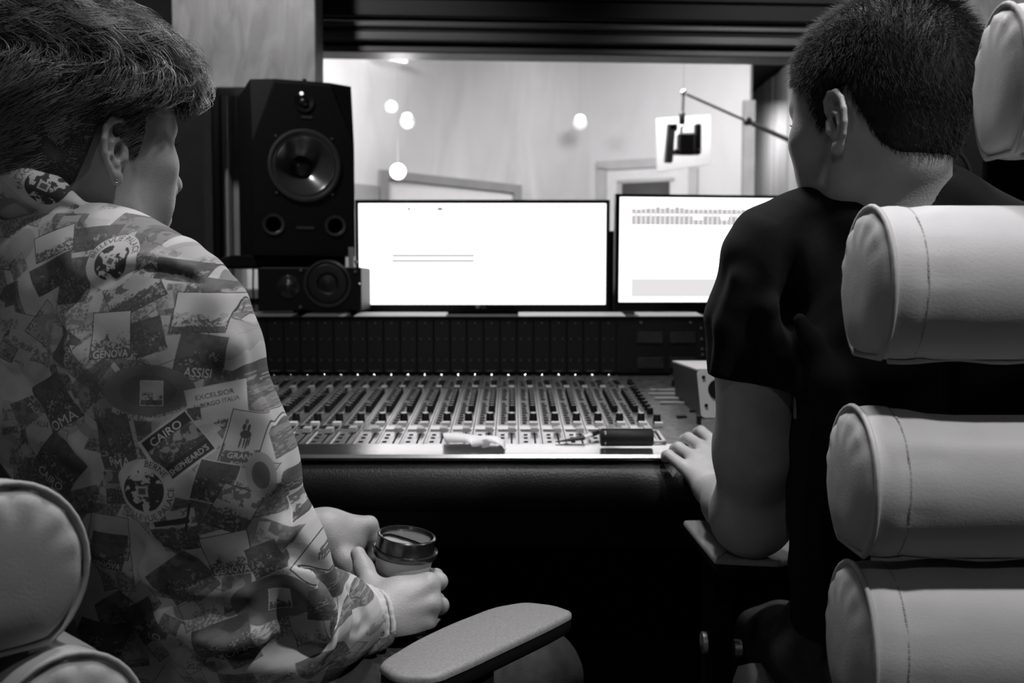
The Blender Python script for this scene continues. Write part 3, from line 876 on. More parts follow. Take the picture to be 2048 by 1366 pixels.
# ---------------- tall speaker
def speaker_big():
    Yf = 2.50
    s = Yf / FPX
    pf = Q(508, 510, Yf); pt_ = Q(508, 152, Yf)
    H = pt_[2] - pf[2]
    ang = math.radians(21.5)
    W = 0.256; Dp = 0.31
    t = thing('studio_speaker', 'tall black studio speaker with large round woofer and two ports, beside the wide monitor', 'speaker', (pf[0] + W / 2, Yf + 0.14, pf[2]))
    M = Matrix.Translation((pf[0], Yf, pf[2])) @ Matrix.Rotation(ang, 4, 'Z')
    SPK = mat('speaker_black', 0.005, 0.65, spec=0.2, noise=0.15, nscale=60, bump=0.15, bscale=600)
    SPF = mat('speaker_front', 0.016, 0.42, noise=0.15, nscale=60)
    # cabinet with cut upper corners on the baffle
    cab = MB(); b = 0.030
    zt_ = H; zc = H * 0.64; xc = 0.058
    V = [(0, 0.0, 0), (W, 0.0, 0), (W, Dp, 0), (0, Dp, 0), (0, 0.0, zc), (W, 0.0, zc), (xc, 0.0, zt_ - 0.012), (W - xc, 0.0, zt_ - 0.012),
         (0, b, zt_ - 0.002), (W, b, zt_ - 0.002), (0, Dp, zt_), (W, Dp, zt_), (xc, 0.012, zt_), (W - xc, 0.012, zt_)]
    F = [(0, 3, 2, 1), (4, 6, 12, 8), (5, 9, 13, 7), (6, 7, 13, 12), (0, 4, 8, 10, 3), (1, 2, 11, 9, 5), (3, 10, 11, 2), (8, 12, 13, 9, 11, 10)]
    cab.add([tuple(M @ Vector(v)) for v in V], F)
    hx, hz, hr = W * 0.50, H * 0.515, 0.0815
    outl = [(V[i][0], V[i][2]) for i in (0, 1, 5, 7, 6, 4)]
    angs = sorted([2 * PI * i / 48 for i in range(48)] + [math.atan2(z - hz, x - hx) % (2 * PI) for x, z in outl])
    ring = []; edge = []
    for a in angs:
        dx, dz = math.cos(a), math.sin(a); best = 9
        for i in range(6):
            (ax_, az_), (bx_, bz_) = outl[i], outl[(i + 1) % 6]
            ex, ez = bx_ - ax_, bz_ - az_
            den = dx * ez - dz * ex
            if abs(den) < 1e-9: continue
            t_ = ((ax_ - hx) * ez - (az_ - hz) * ex) / den
            s_ = ((ax_ - hx) * dz - (az_ - hz) * dx) / den
            if t_ > 0 and -1e-6 <= s_ <= 1 + 1e-6: best = min(best, t_)
        ring.append((hx + dx * hr, 0.0, hz + dz * hr)); edge.append((hx + dx * best, 0.0, hz + dz * best))
    m_ = len(angs)
    cab.add([tuple(M @ Vector(v)) for v in ring + edge], [(i, (i + 1) % m_, m_ + (i + 1) % m_, m_ + i) for i in range(m_)])
    obj('cabinet', cab, SPK, t)
    RX = Matrix.Rotation(PI / 2, 4, 'X')       # local z -> -y (towards viewer)
    def face(x, z, y=0.0):
        return M @ Matrix.Translation((x, y, z)) @ RX
    wc = (W * 0.50, H * 0.515)
    obj('woofer_ring', MB().lathe([(0.092, 0.0), (0.092, 0.005), (0.086, 0.007), (0.080, 0.004), (0.079, 0.001)], 48, face(*wc), cap=False), mat('ring_satin', 0.05, 0.25, noise=0.1), t, smooth=40)
    obj('woofer_cone', MB().lathe([(0.083, 0.000), (0.079, 0.003), (0.075, 0.004), (0.071, 0.001), (0.066, -0.004), (0.045, -0.022), (0.028, -0.036), (0.026, -0.037)], 48, face(wc[0], wc[1], 0.0), cap=False), mat('cone_gloss', 0.07, 0.22, 0.4, spec=0.9, noise=0.1), t, smooth=180)
    obj('dust_cap', MB().lathe([(0.0275, -0.037), (0.024, -0.031), (0.014, -0.026), (0.004, -0.0245)], 32, face(*wc)), mat('cap_gloss', 0.02, 0.25, noise=0.1), t, smooth=180)
    # recess the cone: cut look by dark disc behind
    obj('tweeter', MB().lathe([(0.026, 0.0), (0.026, 0.003), (0.020, 0.002), (0.012, -0.001), (0.011, 0.001), (0.008, 0.006), (0.003, 0.008)], 32, face(W * 0.5, H * 0.875)), mat('tweeter_black', 0.012, 0.3, noise=0.1), t, smooth=50)
    obj('tweeter_dot', MB().lathe([(0.0045, 0.007), (0.0040, 0.010), (0.001, 0.011)], 14, face(W * 0.475, H * 0.92)), emit('pilot_white', 0.8, 1.2), t, smooth=60)
    obj('plate', MB().box(-0.013, 0.013, -0.003, 0.003, 0, 0.002, face(W * 0.5 + .008, H * 0.79)), mat('plate_grey', 0.10, 0.4, 0.5), t)
    for fx_ in (0.19, 0.80):
        obj('port_ring', MB().lathe([(0.027, 0), (0.027, 0.003), (0.022, 0.002), (0.019, -0.0005)], 28, face(W * fx_, H * 0.175), cap=False), mat('port_satin', 0.05, 0.3), t, smooth=50)
        obj('port_hole', MB().lathe([(0.0215, 0.0002), (0.0005, 0.0006)], 24, face(W * fx_, H * 0.175), cap=False), mat('void_black', 0.001, 0.9, spec=0.0), t)
    obj('name_badge', MB().box(-0.022, 0.022, -0.0035, 0.0035, 0, 0.0015, face(W * 0.5, H * 0.16)), mat('plate_grey', 0.10, 0.4, 0.5), t)
    for a in (45, 135, 225, 315):
        obj('bolt', MB().lathe([(0.0035, 0), (0.003, 0.003)], 8, face(wc[0] + 0.100 * math.cos(math.radians(a)), wc[1] + 0.100 * math.sin(math.radians(a)))), mat('screw_dull', 0.25, 0.4, 0.8), t)
    obj('top_bracket', MB().lathe([(0.004, 0), (0.004, 0.010), (0.006, 0.011), (0.005, 0.016)], 10, M @ Matrix.Translation((W * 0.55, 0.06, H - .001))), BLK, t)
    return t, M, W, Dp, H, pf
spk, MS, SW, SD, SH, spf = speaker_big()
# shelf slab under the speaker
sz_t = spf[2]
sh0 = Q(464, 527, 2.56); 
obj('isolation_pad', MB().box(-0.055, SW - 0.02, 0.02, 0.30, -0.030, -0.0005, MS, bev=0.003), BLKM, label='flat black slab between the tall speaker and the lying speaker', category='slab')
# lying speaker
yl = 2.515
p0 = Q(516, 622, yl); p1 = Q(722, 513, yl)
z_top = (MS @ Vector((0, 0, -0.0305))).z
ls = thing('bookshelf_speaker', 'small black speaker lying on its side beneath the tall speaker', 'speaker', ((p0[0] + p1[0]) / 2, yl + 0.1, p0[2]))
LSM = mat('lying_speaker_black', 0.006, 0.5, spec=0.3, noise=0.15, nscale=50)
obj('cabinet', MB().box(p0[0], p1[0], yl, yl + 0.165, p0[2], z_top, bev=0.003), LSM, ls)
RXm = Matrix.Rotation(PI / 2, 4, 'X')
def fl(px, py, d=0.0):
    return Matrix.Translation(Q(px, py, yl - d)) @ RXm
obj('woofer_ring', MB().lathe([(0.060, 0), (0.060, 0.003), (0.054, 0.004), (0.052, 0.0005)], 40, fl(655, 567), cap=False), mat('ring_satin', 0.05, 0.25, noise=0.1), ls, smooth=50)
obj('woofer_cone', MB().lathe([(0.052, 0.001), (0.046, 0.003), (0.026, 0.0008), (0.022, 0.001), (0.012, 0.006), (0.003, 0.008)], 36, fl(655, 567)), mat('cone_matte', 0.02, 0.4, noise=0.1), ls, smooth=180)
obj('tweeter_dome', MB().lathe([(0.030, 0), (0.028, 0.002), (0.015, 0.001), (0.013, 0.006), (0.008, 0.011), (0.002, 0.013)], 32, fl(577, 574)), mat('dome_gloss', 0.03, 0.15, spec=0.8), ls, smooth=180)
for (a, b) in ((602, 540), (601, 614), (712, 524), (711, 543)):
    obj('bolt', MB().lathe([(0.0045, 0), (0.004, 0.003)], 10, fl(a, b)), mat('screw_dull', 0.25, 0.4, 0.8), ls)
obj('pilot_light', MB().lathe([(0.002, 0), (0.0018, 0.002)], 10, fl(719.3, 567)), emit('pilot_dim', 0.8, 0.5), ls)
obj('stand_post', MB().box(Q(583, 630, yl)[0], Q(603, 630, yl)[0], yl + 0.02, yl + 0.14, ztp + 0.0065, p0[2] - 0.0003), BLKM, ls)
obj('stand_post', MB().box(Q(690, 630, yl)[0], Q(706, 630, yl)[0], yl + 0.05, yl + 0.14, ztp + 0.0065, p0[2] - 0.0003), BLKM, ls)
p2 = Q(697, 512, 2.52)
obj('paper_tag', MB().box(p2[0], p2[0] + 0.013, 2.519, 2.5215, z_top + 0.0005, Q(700, 494, 2.52)[2]), mat('tag_pale', 0.35, 0.7), label='tiny pale tag standing at the foot of the tall speaker', category='tag')
obj('speaker_cable', MB().tube([Q(507, 526, 2.72), Q(506, 570, 2.72), Q(508, 612, 2.70), (Q(508, 630, 2.66)[0], 2.66, ztp + 0.0085)], 0.0025, 6), BLK, smooth=60, label='thin black cable hanging beside the lying speaker', category='cable')

# far speaker near the wall behind the man in black
yr = 2.45
t = thing('far_speaker', 'dark speaker half hidden behind the short-haired head, in front of the figured wood panel', 'speaker', (Q(1900, 400, yr)[0], yr + .1, ztp + 0.006))
a = Q(1800, 176, yr); b = Q(1972, 176, yr)
obj('cabinet', MB().box(a[0], b[0], yr, yr + 0.25, a[2] - 0.40, a[2], bev=0.004), mat('far_speaker_black', 0.010, 0.5, noise=0.1), t)
obj('cabinet_top', MB().box(b[0], b[0] + 0.008, yr + 0.05, yr + 0.25, a[2] - 0.40, a[2] - 0.01), BLK, t)
obj('woofer_ring', MB().lathe([(0.088, 0), (0.088, 0.004), (0.082, 0.005), (0.080, 0.0005)], 40, Matrix.Translation(Q(1872, 358, yr - .001)) @ RXm, cap=False), mat('ring_satin', 0.05, 0.25, noise=0.1), t, smooth=50)
obj('woofer_cone', MB().lathe([(0.080, 0.001), (0.074, 0.003), (0.03, 0.0008), (0.012, 0.006), (0.003, 0.008)], 36, Matrix.Translation(Q(1872, 358, yr - .001)) @ RXm), mat('cone_matte', 0.02, 0.4, noise=0.1), t, smooth=180)
obj('bolt', MB().lathe([(0.003, 0), (0.0025, 0.003)], 10, Matrix.Translation(Q(1929, 289, yr)) @ RXm), CHROME, t)
obj('stand', MB().box(a[0] + .03, b[0] - .03, yr + .03, yr + .2, ztp + 0.0065, a[2] - 0.4005), BLKM, t)

# ---------------- small white box speaker on the console
yb = ydeck(836)
wb = thing('white_box_speaker', 'small white box with round black openings standing on the console by the bent elbow', 'speaker', deck(0.43, yb + 0.08, 0))
c0 = Q(1402, 838, yb); c1 = Q(1393, 741, yb + 0.02); 
WB = mat('white_enamel', 0.62, 0.4, noise=0.05); WBS = mat('box_side_dark', 0.03, 0.5, noise=0.1)
wd_ = 0.115; 
def wbp(u, v, w):      # u across, v up 0..1, w depth
    pxb = np.array([c0[0] + u * wd_, yb + w * 0.22 + 0.0, c0[2] + 0.003])
    pxt = np.array([c1[0] + u * wd_, yb + 0.02 + w * 0.22, c1[2]])
    r = pxb * (1 - v) + pxt * v
    return r
wl = 0.93
q_ = [wbp(0, 0, 0), wbp(1, 0, 0), wbp(1, 0, 1), wbp(0, 0, 1), wbp(0, 1, 0), wbp(1, 1, 0), wbp(1, 1, 1), wbp(0, 1, 1)]
q_[3] = q_[3] + (-0.012, 0, 0); q_[7] = q_[7] + (-0.012, 0, 0)
obj('side_shell', MB().hexa(q_), WBS, wb)
# front plate with rounded corners
pts = []
for (cu, cv, a0) in ((0.93, 0.93, 0), (0.07, 0.93, 90), (0.07, 0.07, 180), (0.93, 0.07, 270)):
    for k in range(5):
        a = math.radians(a0 + 22.5 * k)
        pts.append((cu + 0.07 * math.cos(a), cv + 0.07 * math.sin(a)))
fp = MB(); n = len(pts)
V = [wbp(u, v, -0.02) for u, v in pts] + [wbp(u, v, 0.01) for u, v in pts]
fp.add(V, [tuple(range(n)), tuple(range(2 * n - 1, n - 1, -1))] + [(i, n + i, n + (i + 1) % n, (i + 1) % n) for i in range(n)])
obj('front_plate', fp, WB, wb)
obj('top_plate', MB().hexa([q_[4], q_[5], q_[6], q_[7], q_[4] + (0, 0, .003), q_[5] + (0, 0, .003), q_[6] + (0, 0, .003), q_[7] + (0, 0, .003)]), WB, wb)
def wbf(u, v, r, name, m, h=0.002):
    p = wbp(u, v, -0.021)
    tilt = math.atan2(0.02, c1[2] - c0[2])
    M = Matrix.Translation(p) @ Matrix.Rotation(-tilt, 4, 'X') @ RXm
    obj(name, MB().lathe([(r, 0), (r * 0.95, h)], 28, M), m, wb)
wbf(0.33, 0.60, 0.020, 'round_opening', BLKM)
wbf(0.36, 0.93 - 0.0, 0.010, 'round_opening', BLKM)
wbf(0.10, 0.86, 0.0035, 'screw', BLKM); wbf(0.10, 0.26, 0.0035, 'screw', BLKM)
wbf(0.40, 0.66, 0.0045, 'white_knob', CAPW, 0.008)

# ---------------- black roll, pen, paper slip, wire on the console
c = Q(1253, 889, 1.668); rr = 0.0145
roll = thing('pencil_case', 'black cylindrical case lying on the metal console edge near the resting hand', 'case', (c[0], 1.668, c[2] - rr))
MR = Matrix.Translation((c[0], 1.668, lipz + 0.0025 + rr)) @ Matrix.Rotation(PI / 2, 4, 'Y')
L2 = 53 * 1.66 / FPX
obj('tube', MB().lathe([(rr * .9, -L2), (rr, -L2 + 0.002), (rr, L2 - 0.002), (rr * 0.9, L2)], 24, MR), mat('case_black', 0.006, 0.6, spec=0.25, noise=0.1), roll, smooth=50)
obj('lid_ring', MB().lathe([(rr * 1.02, -L2 + 0.006), (rr * 1.02, -L2 + 0.009)], 24, MR, cap=False), BLKP, roll, smooth=50)
obj('top_ridge', MB().box(-L2 * .95, L2 * 0.95, -0.0018, 0.0018, rr - 0.0004, rr + 0.0008, Matrix.Translation((c[0], 1.668, lipz + 0.0025 + rr)), bev=0.0003), mat('ridge_gloss', 0.05, 0.2, noise=0.1), roll)
pen = thing('black_pen', 'slim black pen with a pale band lying against the black case', 'pen', deck(Q(1160, 890, 1.70)[0], 1.72, 0.003))
pA = deck(Q(1112, 897, 1.68)[0], 1.697, 0.005); pB = deck(Q(1168, 888, 1.71)[0], 1.715, 0.008); pC = deck(Q(1196, 876, 1.75)[0], 1.752, 0.010)
obj('barrel', MB().tube([pA, pA * .5 + pB * .5, pB], [0.001, 0.0028, 0.0042], 10), KNB, pen, smooth=60)
obj('band', MB().tube([pB, pB * .5 + pC * .5], 0.0038, 10), CAPW, pen, smooth=60)
obj('cap', MB().tube([pB * .5 + pC * .5, pC], 0.0045, 10), KNB, pen, smooth=60)
# folded paper slip
pts_t = [(878, 886), (905, 880), (950, 882), (1000, 884), (1016, 886)]
sl_mb = MB()
nx, ny = 24, 8
V = []; F = []
xa = Q(882, 900, 1.67)[0]; xb = Q(1010, 900, 1.67)[0]
for j in range(ny + 1):
    for i in range(nx + 1):
        u = i / nx; v = j / ny
        x_ = xa + (xb - xa) * u + 0.012 * (1 - v) * (u < 0.2) * (0.2 - u) * 2
        y_ = 1.645 + 0.075 * v + 0.010 * math.sin(u * 5)
        front = (1 - v)
        wav = 0.0055 * math.sin(u * 9.0 + 0.6) * front * (u > 0.45) 
        h = 0.010 + 0.016 * (1 - u) * front + 0.004 * math.sin(v * PI) + wav
        if u > 0.9: h = max(0.003, h - (u - 0.9) * 0.09)
        V.append((x_, y_, lipz + h + (0.06 * max(0, y_ - 1.694))))
for j in range(ny):
    for i in range(nx):
        a = j * (nx + 1) + i
        F.append((a, a + 1, a + nx + 2, a + nx + 1))
# front flap hanging down
b_ = len(V)
for i in range(nx + 1):
    u = i / nx
    p = V[i]
    drop = 0.010 * (1 - u) + 0.003
    if 0.62 < u < 0.72: drop = 0.012
    V.append((p[0] + 0.004, p[1] - 0.006, max(lipz + 0.0035, p[2] - drop)))
for i in range(nx):
    F.append((i, b_ + i, b_ + i + 1, i + 1))
sl_mb.add(V, F)
ps = obj('paper_slip', sl_mb, WHITEP, smooth=60, label='folded white paper slip lying on the metal console edge', category='paper')
mod = ps.modifiers.new('thick', 'SOLIDIFY'); mod.thickness = 0.0006
# thin wire over the knobs
wp = [(470, 792), (540, 800), (575, 807), (620, 806), (700, 797), (760, 791), (800, 788), (900, 789), (985, 789), (1020, 782), (1045, 774), (1090, 770), (1140, 771), (1190, 778), (1250, 786), (1285, 786), (1310, 778), (1366, 752)]
obj('thin_wire', MB().tube([deck(Q(a, b, ydeck(b))[0] * 0.985, ydeck(b) - .04, 0.022) for a, b in wp], 0.0011, 6), mat('wire_grey', 0.09, 0.4), smooth=60, label='thin grey wire trailing across the knobs of the console', category='wire')
# cables on the floor and dark rack under the console
for k, (pts_, lb) in enumerate((([(-0.2, 1.9, .012), (0.0, 1.8, .012), (0.15, 1.95, .012), (0.3, 1.85, .012), (0.5, 2.0, .012)], 'thick black cable snaking over the floor under the console'),
                          ([(0.05, 1.7, .009), (0.2, 1.75, .009), (0.33, 1.65, .009), (0.45, 1.8, .009)], 'thinner grey cable on the floor in front of the console legs'))):
    obj('floor_cable', MB().tube(pts_, (0.011, 0.007)[k], 8), mat('cable_rubber_%d' % k, (0.02, 0.08)[k], 0.5), smooth=60, label=lb, category='cable')
# ================================================================== SDF SCULPTING TOOLKIT (for bodies and clothes)
def nrm(v):
    v = np.array(v, float); return v / np.linalg.norm(v)

class Sculpt:
    def __init__(self):
        self.ops = []          # (fn, mode, k, centre, radius)
        self.disp = []         # fn(p) -> displacement
    def _add(self, fn, mode, k, c, r):
        self.ops.append((fn, mode, k, np.array(c, float), float(r))); return self
    def ell(self, c, r, R=None, k=0.01, mode='add'):
        c = np.array(c, float); r = np.array(r, float)
        RT = None if R is None else np.array(R, float).T
        def fn(p):
            q = p - c
            if RT is not None: q = q @ RT.T
            a = q / r
            k0 = np.sqrt((a * a).sum(1)); b = q / (r * r)
            k1 = np.sqrt((b * b).sum(1)) + 1e-9
            return k0 * (k0 - 1.0) / k1
        return self._add(fn, mode, k, c, r.max())
    def sph(self, c, r, k=0.01, mode='add'):
        c = np.array(c, float)
        return self._add(lambda p: np.sqrt(((p - c) ** 2).sum(1)) - r, mode, k, c, r)
    def cap(self, a, b, ra, rb=None, k=0.01, mode='add'):
        rb = ra if rb is None else rb
        a = np.array(a, float); b = np.array(b, float); ab = b - a; L2 = (ab * ab).sum() + 1e-12
        def fn(p):
            t = np.clip(((p - a) @ ab) / L2, 0, 1)
            d = p - a - t[:, None] * ab
            return np.sqrt((d * d).sum(1)) - (ra + (rb - ra) * t)
        return self._add(fn, mode, k, (a + b) / 2, np.sqrt(L2) / 2 + max(ra, rb))
    def ecap(self, a, b, ra, rb, flat, f, k=0.02, mode='add'):
        """tapered capsule squashed by factor f along direction flat"""
        a = np.array(a, float); b = np.array(b, float); n = nrm(flat)
        def sq(p):
            return p + np.outer((p @ n) * (1 / f - 1), n)
        a2 = sq(a[None])[0]; b2 = sq(b[None])[0]; ab = b2 - a2; L2 = (ab * ab).sum() + 1e-12
        def fn(p):
            p = sq(p)
            t = np.clip(((p - a2) @ ab) / L2, 0, 1)
            d = p - a2 - t[:, None] * ab
            return (np.sqrt((d * d).sum(1)) - (ra + (rb - ra) * t)) * min(f, 1.0) ** 0.5
        return self._add(fn, mode, k, (a + b) / 2, np.linalg.norm(b - a) / 2 + max(ra, rb))
    def chain(self, pts, rs, k=0.006, mode='add'):
        for i in range(len(pts) - 1):
            self.cap(pts[i], pts[i + 1], rs[i] if hasattr(rs, '__len__') else rs, rs[i + 1] if hasattr(rs, '__len__') else rs, k=k, mode=mode)
        return self
    def plane(self, n, d, k=0.0, mode='int'):
        """keep the side n.p < d"""
        n = nrm(n)
        return self._add(lambda p: p @ n - d, mode, k, (0, 0, 0), 1e9)
    def raw(self, fn, c, r, k=0.01, mode='add'):
        return self._add(fn, mode, k, c, r)
    def ev(self, p, c=None, rad=None):
        d = np.full(len(p), 0.5)
        first = True
        for fn, mode, k, oc, orad in self.ops:
            if c is not None and mode != 'int':
                if np.linalg.norm(oc - c) - orad - rad > k + 0.03:
                    continue
            e = fn(p)
            if mode == 'add':
                if k > 0:
                    h = np.maximum(k - np.abs(d - e), 0) / k
                    d = np.minimum(d, e) - h * h * k * 0.25
                else:
                    d = np.minimum(d, e)
            elif mode == 'sub':
                e = -e
                h = np.maximum(k - np.abs(d - e), 0) / max(k, 1e-6)
                d = np.maximum(d, e) + h * h * k * 0.25
            else:
                h = np.maximum(k - np.abs(d - e), 0) / max(k, 1e-6)
                d = np.maximum(d, e) + h * h * k * 0.25
        for fn in self.disp:
            d = d - fn(p)
        return d

def surface(S_, lo, hi, h, B=16):
    """sparse surface nets: vertices (N,3), quads (M,4)"""
    lo = np.array(lo, float); hi = np.array(hi, float)
    n = np.ceil((hi - lo) / h).astype(int) + 1
    nb = (n + B - 1) // B
    n = nb * B + 1
    D = np.full(n, 0.5, np.float32)
    br = h * B * math.sqrt(3) / 2
    loc = np.stack(np.meshgrid(*[np.arange(B + 1)] * 3, indexing='ij'), -1).reshape(-1, 3)
    for bi in range(nb[0]):
        for bj in range(nb[1]):
            for bk in range(nb[2]):
                o = np.array([bi, bj, bk]) * B
                c = lo + (o + B / 2) * h
                dc = S_.ev(c[None], c, br)[0]
                sl_ = (slice(o[0], o[0] + B + 1), slice(o[1], o[1] + B + 1), slice(o[2], o[2] + B + 1))
                if abs(dc) > br * 1.35 + 0.012:
                    D[sl_] = np.where(D[sl_] == 0.5, dc, D[sl_]) if dc < 0 else D[sl_]
                    continue
                p = lo + (o + loc) * h
                D[sl_] = S_.ev(p, c, br).reshape(B + 1, B + 1, B + 1)
    s = D < 0
    c = np.zeros(np.array(s.shape) - 1, np.int8)
    X, Y, Z = s.shape
    for i in (0, 1):
        for j in (0, 1):
            for k in (0, 1):
                c += s[i:X - 1 + i, j:Y - 1 + j, k:Z - 1 + k]
    act = np.argwhere((c > 0) & (c < 8))
    if len(act) == 0:
        return np.zeros((0, 3)), np.zeros((0, 4), int)
    acc = np.zeros((len(act), 3)); cnt = np.zeros(len(act))
    corners = [(i, j, k) for i in (0, 1) for j in (0, 1) for k in (0, 1)]
    vals = {q: D[act[:, 0] + q[0], act[:, 1] + q[1], act[:, 2] + q[2]].astype(float) for q in corners}
    for q in corners:
        for a in range(3):
            if q[a] == 0:
                q2 = list(q); q2[a] = 1; q2 = tuple(q2)
                v0, v1 = vals[q], vals[q2]
                m = (v0 < 0) != (v1 < 0)
                t = np.where(m, v0 / np.where(np.abs(v0 - v1) < 1e-9, 1e-9, v0 - v1), 0)
                P = np.zeros((len(act), 3)); P[:] = q; P[:, a] += t
                acc[m] += P[m]; cnt[m] += 1
    V = lo + (act + acc / np.maximum(cnt, 1)[:, None]) * h
    key = (act[:, 0] * Y + act[:, 1]) * Z + act[:, 2]
    order = np.argsort(key); ks = key[order]
    def look(i, j, k):
        kk = (i * Y + j) * Z + k
        pos = np.searchsorted(ks, kk)
        pos = np.clip(pos, 0, len(ks) - 1)
        return np.where(ks[pos] == kk, order[pos], -1)
    quads = []
    for a in range(3):
        sh = [slice(None)] * 3; sh2 = [slice(None)] * 3
        sh[a] = slice(0, -1); sh2[a] = slice(1, None)
        ch = np.argwhere(s[tuple(sh)] != s[tuple(sh2)])
        b, c_ = [t for t in range(3) if t != a]
        ok = (ch[:, b] > 0) & (ch[:, c_] > 0); ch = ch[ok]
        inside = s[ch[:, 0], ch[:, 1], ch[:, 2]]
        def off(db, dc_):
            q = ch.copy(); q[:, b] += db; q[:, c_] += dc_
            return look(q[:, 0], q[:, 1], q[:, 2])
        q = np.stack([off(-1, -1), off(0, -1), off(0, 0), off(-1, 0)], 1)
        if a == 1:
            q = q[:, ::-1]
        q = np.where(inside[:, None], q, q[:, ::-1])
        quads.append(q[(q >= 0).all(1)])
    return V, np.concatenate(quads)

def relax(V, F, it=1, f=0.4):
    e = np.concatenate([F[:, [0, 1]], F[:, [1, 2]], F[:, [2, 3]], F[:, [3, 0]]])
    for _ in range(it):
        acc = np.zeros_like(V); cnt = np.zeros(len(V))
        for c in range(3):
            acc[:, c] = np.bincount(e[:, 0], V[e[:, 1], c], len(V)) + np.bincount(e[:, 1], V[e[:, 0], c], len(V))
        cnt = np.bincount(e[:, 0], minlength=len(V)) + np.bincount(e[:, 1], minlength=len(V))
        V = V * (1 - f) + f * acc / np.maximum(cnt, 1)[:, None]
    return V

def npobj(name, V, F, m, parent=None, origin=None, **props):
    V = np.asarray(V, float)
    if origin is None:
        origin = np.array([(V[:, 0].min() + V[:, 0].max()) / 2, (V[:, 1].min() + V[:, 1].max()) / 2, V[:, 2].min()])
    me = bpy.data.meshes.new(name)
    nv, nf, k = len(V), len(F), F.shape[1]
    me.vertices.add(nv); me.loops.add(nf * k); me.polygons.add(nf)
    me.vertices.foreach_set('co', (V - origin).astype(np.float32).ravel())
    me.polygons.foreach_set('loop_start', np.arange(0, nf * k, k, dtype=np.int32))
    me.loops.foreach_set('vertex_index', F.astype(np.int32).ravel())
    me.update(calc_edges=True)
    me.validate()
    me.shade_smooth()
    if m is not None: me.materials.append(m)
    o = bpy.data.objects.new(name, me); COL.objects.link(o)
    ORG[o.name] = np.array(origin, float)
    if parent is not None:
        o.parent = parent; o.location = origin - ORG[parent.name]
    else:
        o.location = origin
    for kk, v in props.items():
        o[kk] = v
    return o

# ------------------------------------------------------------------ head in its own frame: x to its side, y forward, z up, metres
class Head:
    def __init__(self, origin, fwd, up=(0, 0, 1), roll=0.0, s=1.0, side=1):
        f = nrm(fwd); r = nrm(np.cross(f, up)); u = np.cross(r, f)
        if roll:
            c, s_ = math.cos(roll), math.sin(roll)
            r, u = r * c + u * s_, u * c - r * s_
        self.R = np.stack([r, f, u], 1)     # columns
        self.o = np.array(origin, float); self.s = s
        self.S = Sculpt()
        self.side = side
    def w(self, p):
        return self.o + self.R @ (np.array(p, float) * self.s)
    def loc(self, P):
        return ((P - self.o) @ self.R) / self.s
    def e(self, c, r, k=0.01, mode='add', rot=None):
        R = self.R if rot is None else self.R @ rot
        self.S.ell(self.w(c), np.array(r) * self.s, R, k * self.s, mode)
    def c(self, a, b, ra, rb=None, k=0.01, mode='add'):
        self.S.cap(self.w(a), self.w(b), ra * self.s, (rb if rb is not None else ra) * self.s, k * self.s, mode)
    def p(self, a, r, k=0.01, mode='add'):
        self.S.sph(self.w(a), r * self.s, k * self.s, mode)
    def build(self):
        e, c, p = self.e, self.c, self.p
        e((0, -.012, .045), (.076, .099, .086))
        e((0, .045, .048), (.061, .052, .052), .03)
        e((0, .038, -.02), (.060, .055, .075), .03)
        for s in (-1, 1):
            c((s * .056, -.002, -.02), (s * .050, .012, -.062), .017, .016, .03)
            c((s * .050, .012, -.062), (s * .014, .074, -.094), .016, .016, .03)
            p((s * .045, .064, -.006), .0215, .025)
            e((s * .034, .058, -.043), (.024, .03, .032), .02)
            c((s * .012, .092, .038), (s * .040, .078, .040), .010, .009, .012)
            p((s * .032, .103, .018), .015, .012, 'sub')
            p((s * .031, .074, .019), .0135, .004)
            c((s * .022, .0875, .024), (s * .042, .080, .024), .004, .004, .004)
            p((s * .011, .101, -.028), .0085, .008)
        p((0, .080, -.092), .018, .02)
        e((0, .070, -.052), (.034, .028, .032), .02)
        c((0, .090, .030), (0, .109, -.014), .0075, .0095, .010)
        p((0, .1125, -.020), .0095, .006)
        c((-.016, .093, -.052), (.016, .093, -.052), .0065, .0065, .006)
        c((-.014, .092, -.064), (.014, .092, -.064), .0075, .0075, .006)
        c((-.022, .101, -.0575), (.022, .101, -.0575), .0030, .0030, .003, 'sub')
        for s in (-1, 1):
            self.ear(s)
    def ear(self, s):
        # ear frame: u forward, v up, w outward
        def E(u, v, w):
            return (s * (.072 + w), -.006 + u, -.001 + v)
        rim = [(.010, .006, .004), (.013, .016, .006), (.011, .026, .009), (.003, .0325, .012), (-.008, .031, .0155), (-.016, .022, .018), (-.0195, .009, .0195), (-.0185, -.005, .0185), (-.0135, -.017, .016), (-.007, -.025, .0125)]
        # bowl plate
        th = s * math.radians(20)
        Rz = np.array([[math.cos(th), -math.sin(th) * 1, 0], [math.sin(th), math.cos(th), 0], [0, 0, 1]])
        self.e(E(-.003, .004, .010), (.0042, .0170, .0290), .006, rot=Rz)
        self.e(E(-.004, .002, .004), (.010, .011, .020), .006)
        for i in range(len(rim) - 1):
            a, b = rim[i], rim[i + 1]
            self.c(E(*a), E(*b), .0036, .0036, .0015)
        self.p(E(-.001, -.0275, .010), .0070, .006)
        self.p(E(.001, -.0325, .009), .0052, .005)
        # hollow
        self.e(E(.001, .000, .0165), (.0115, .0078, .0120), .0025, 'sub')
        self.e(E(.001, .0195, .0165), (.0100, .0085, .0085), .0025, 'sub')
        # antihelix and tragus
        for a, b in (((.000, .012, .013), (-.009, .006, .017)), ((-.009, .006, .017), (-.0105, -.006, .017)), ((-.0105, -.006, .017), (-.005, -.015, .013))):
            self.c(E(*a), E(*b), .0026, .0026, .002)
        self.c(E(.010, .002, .008), E(.009, -.008, .009), .0042, .0048, .004)
        self.p(E(-.003, -.0155, .013), .0042, .003)

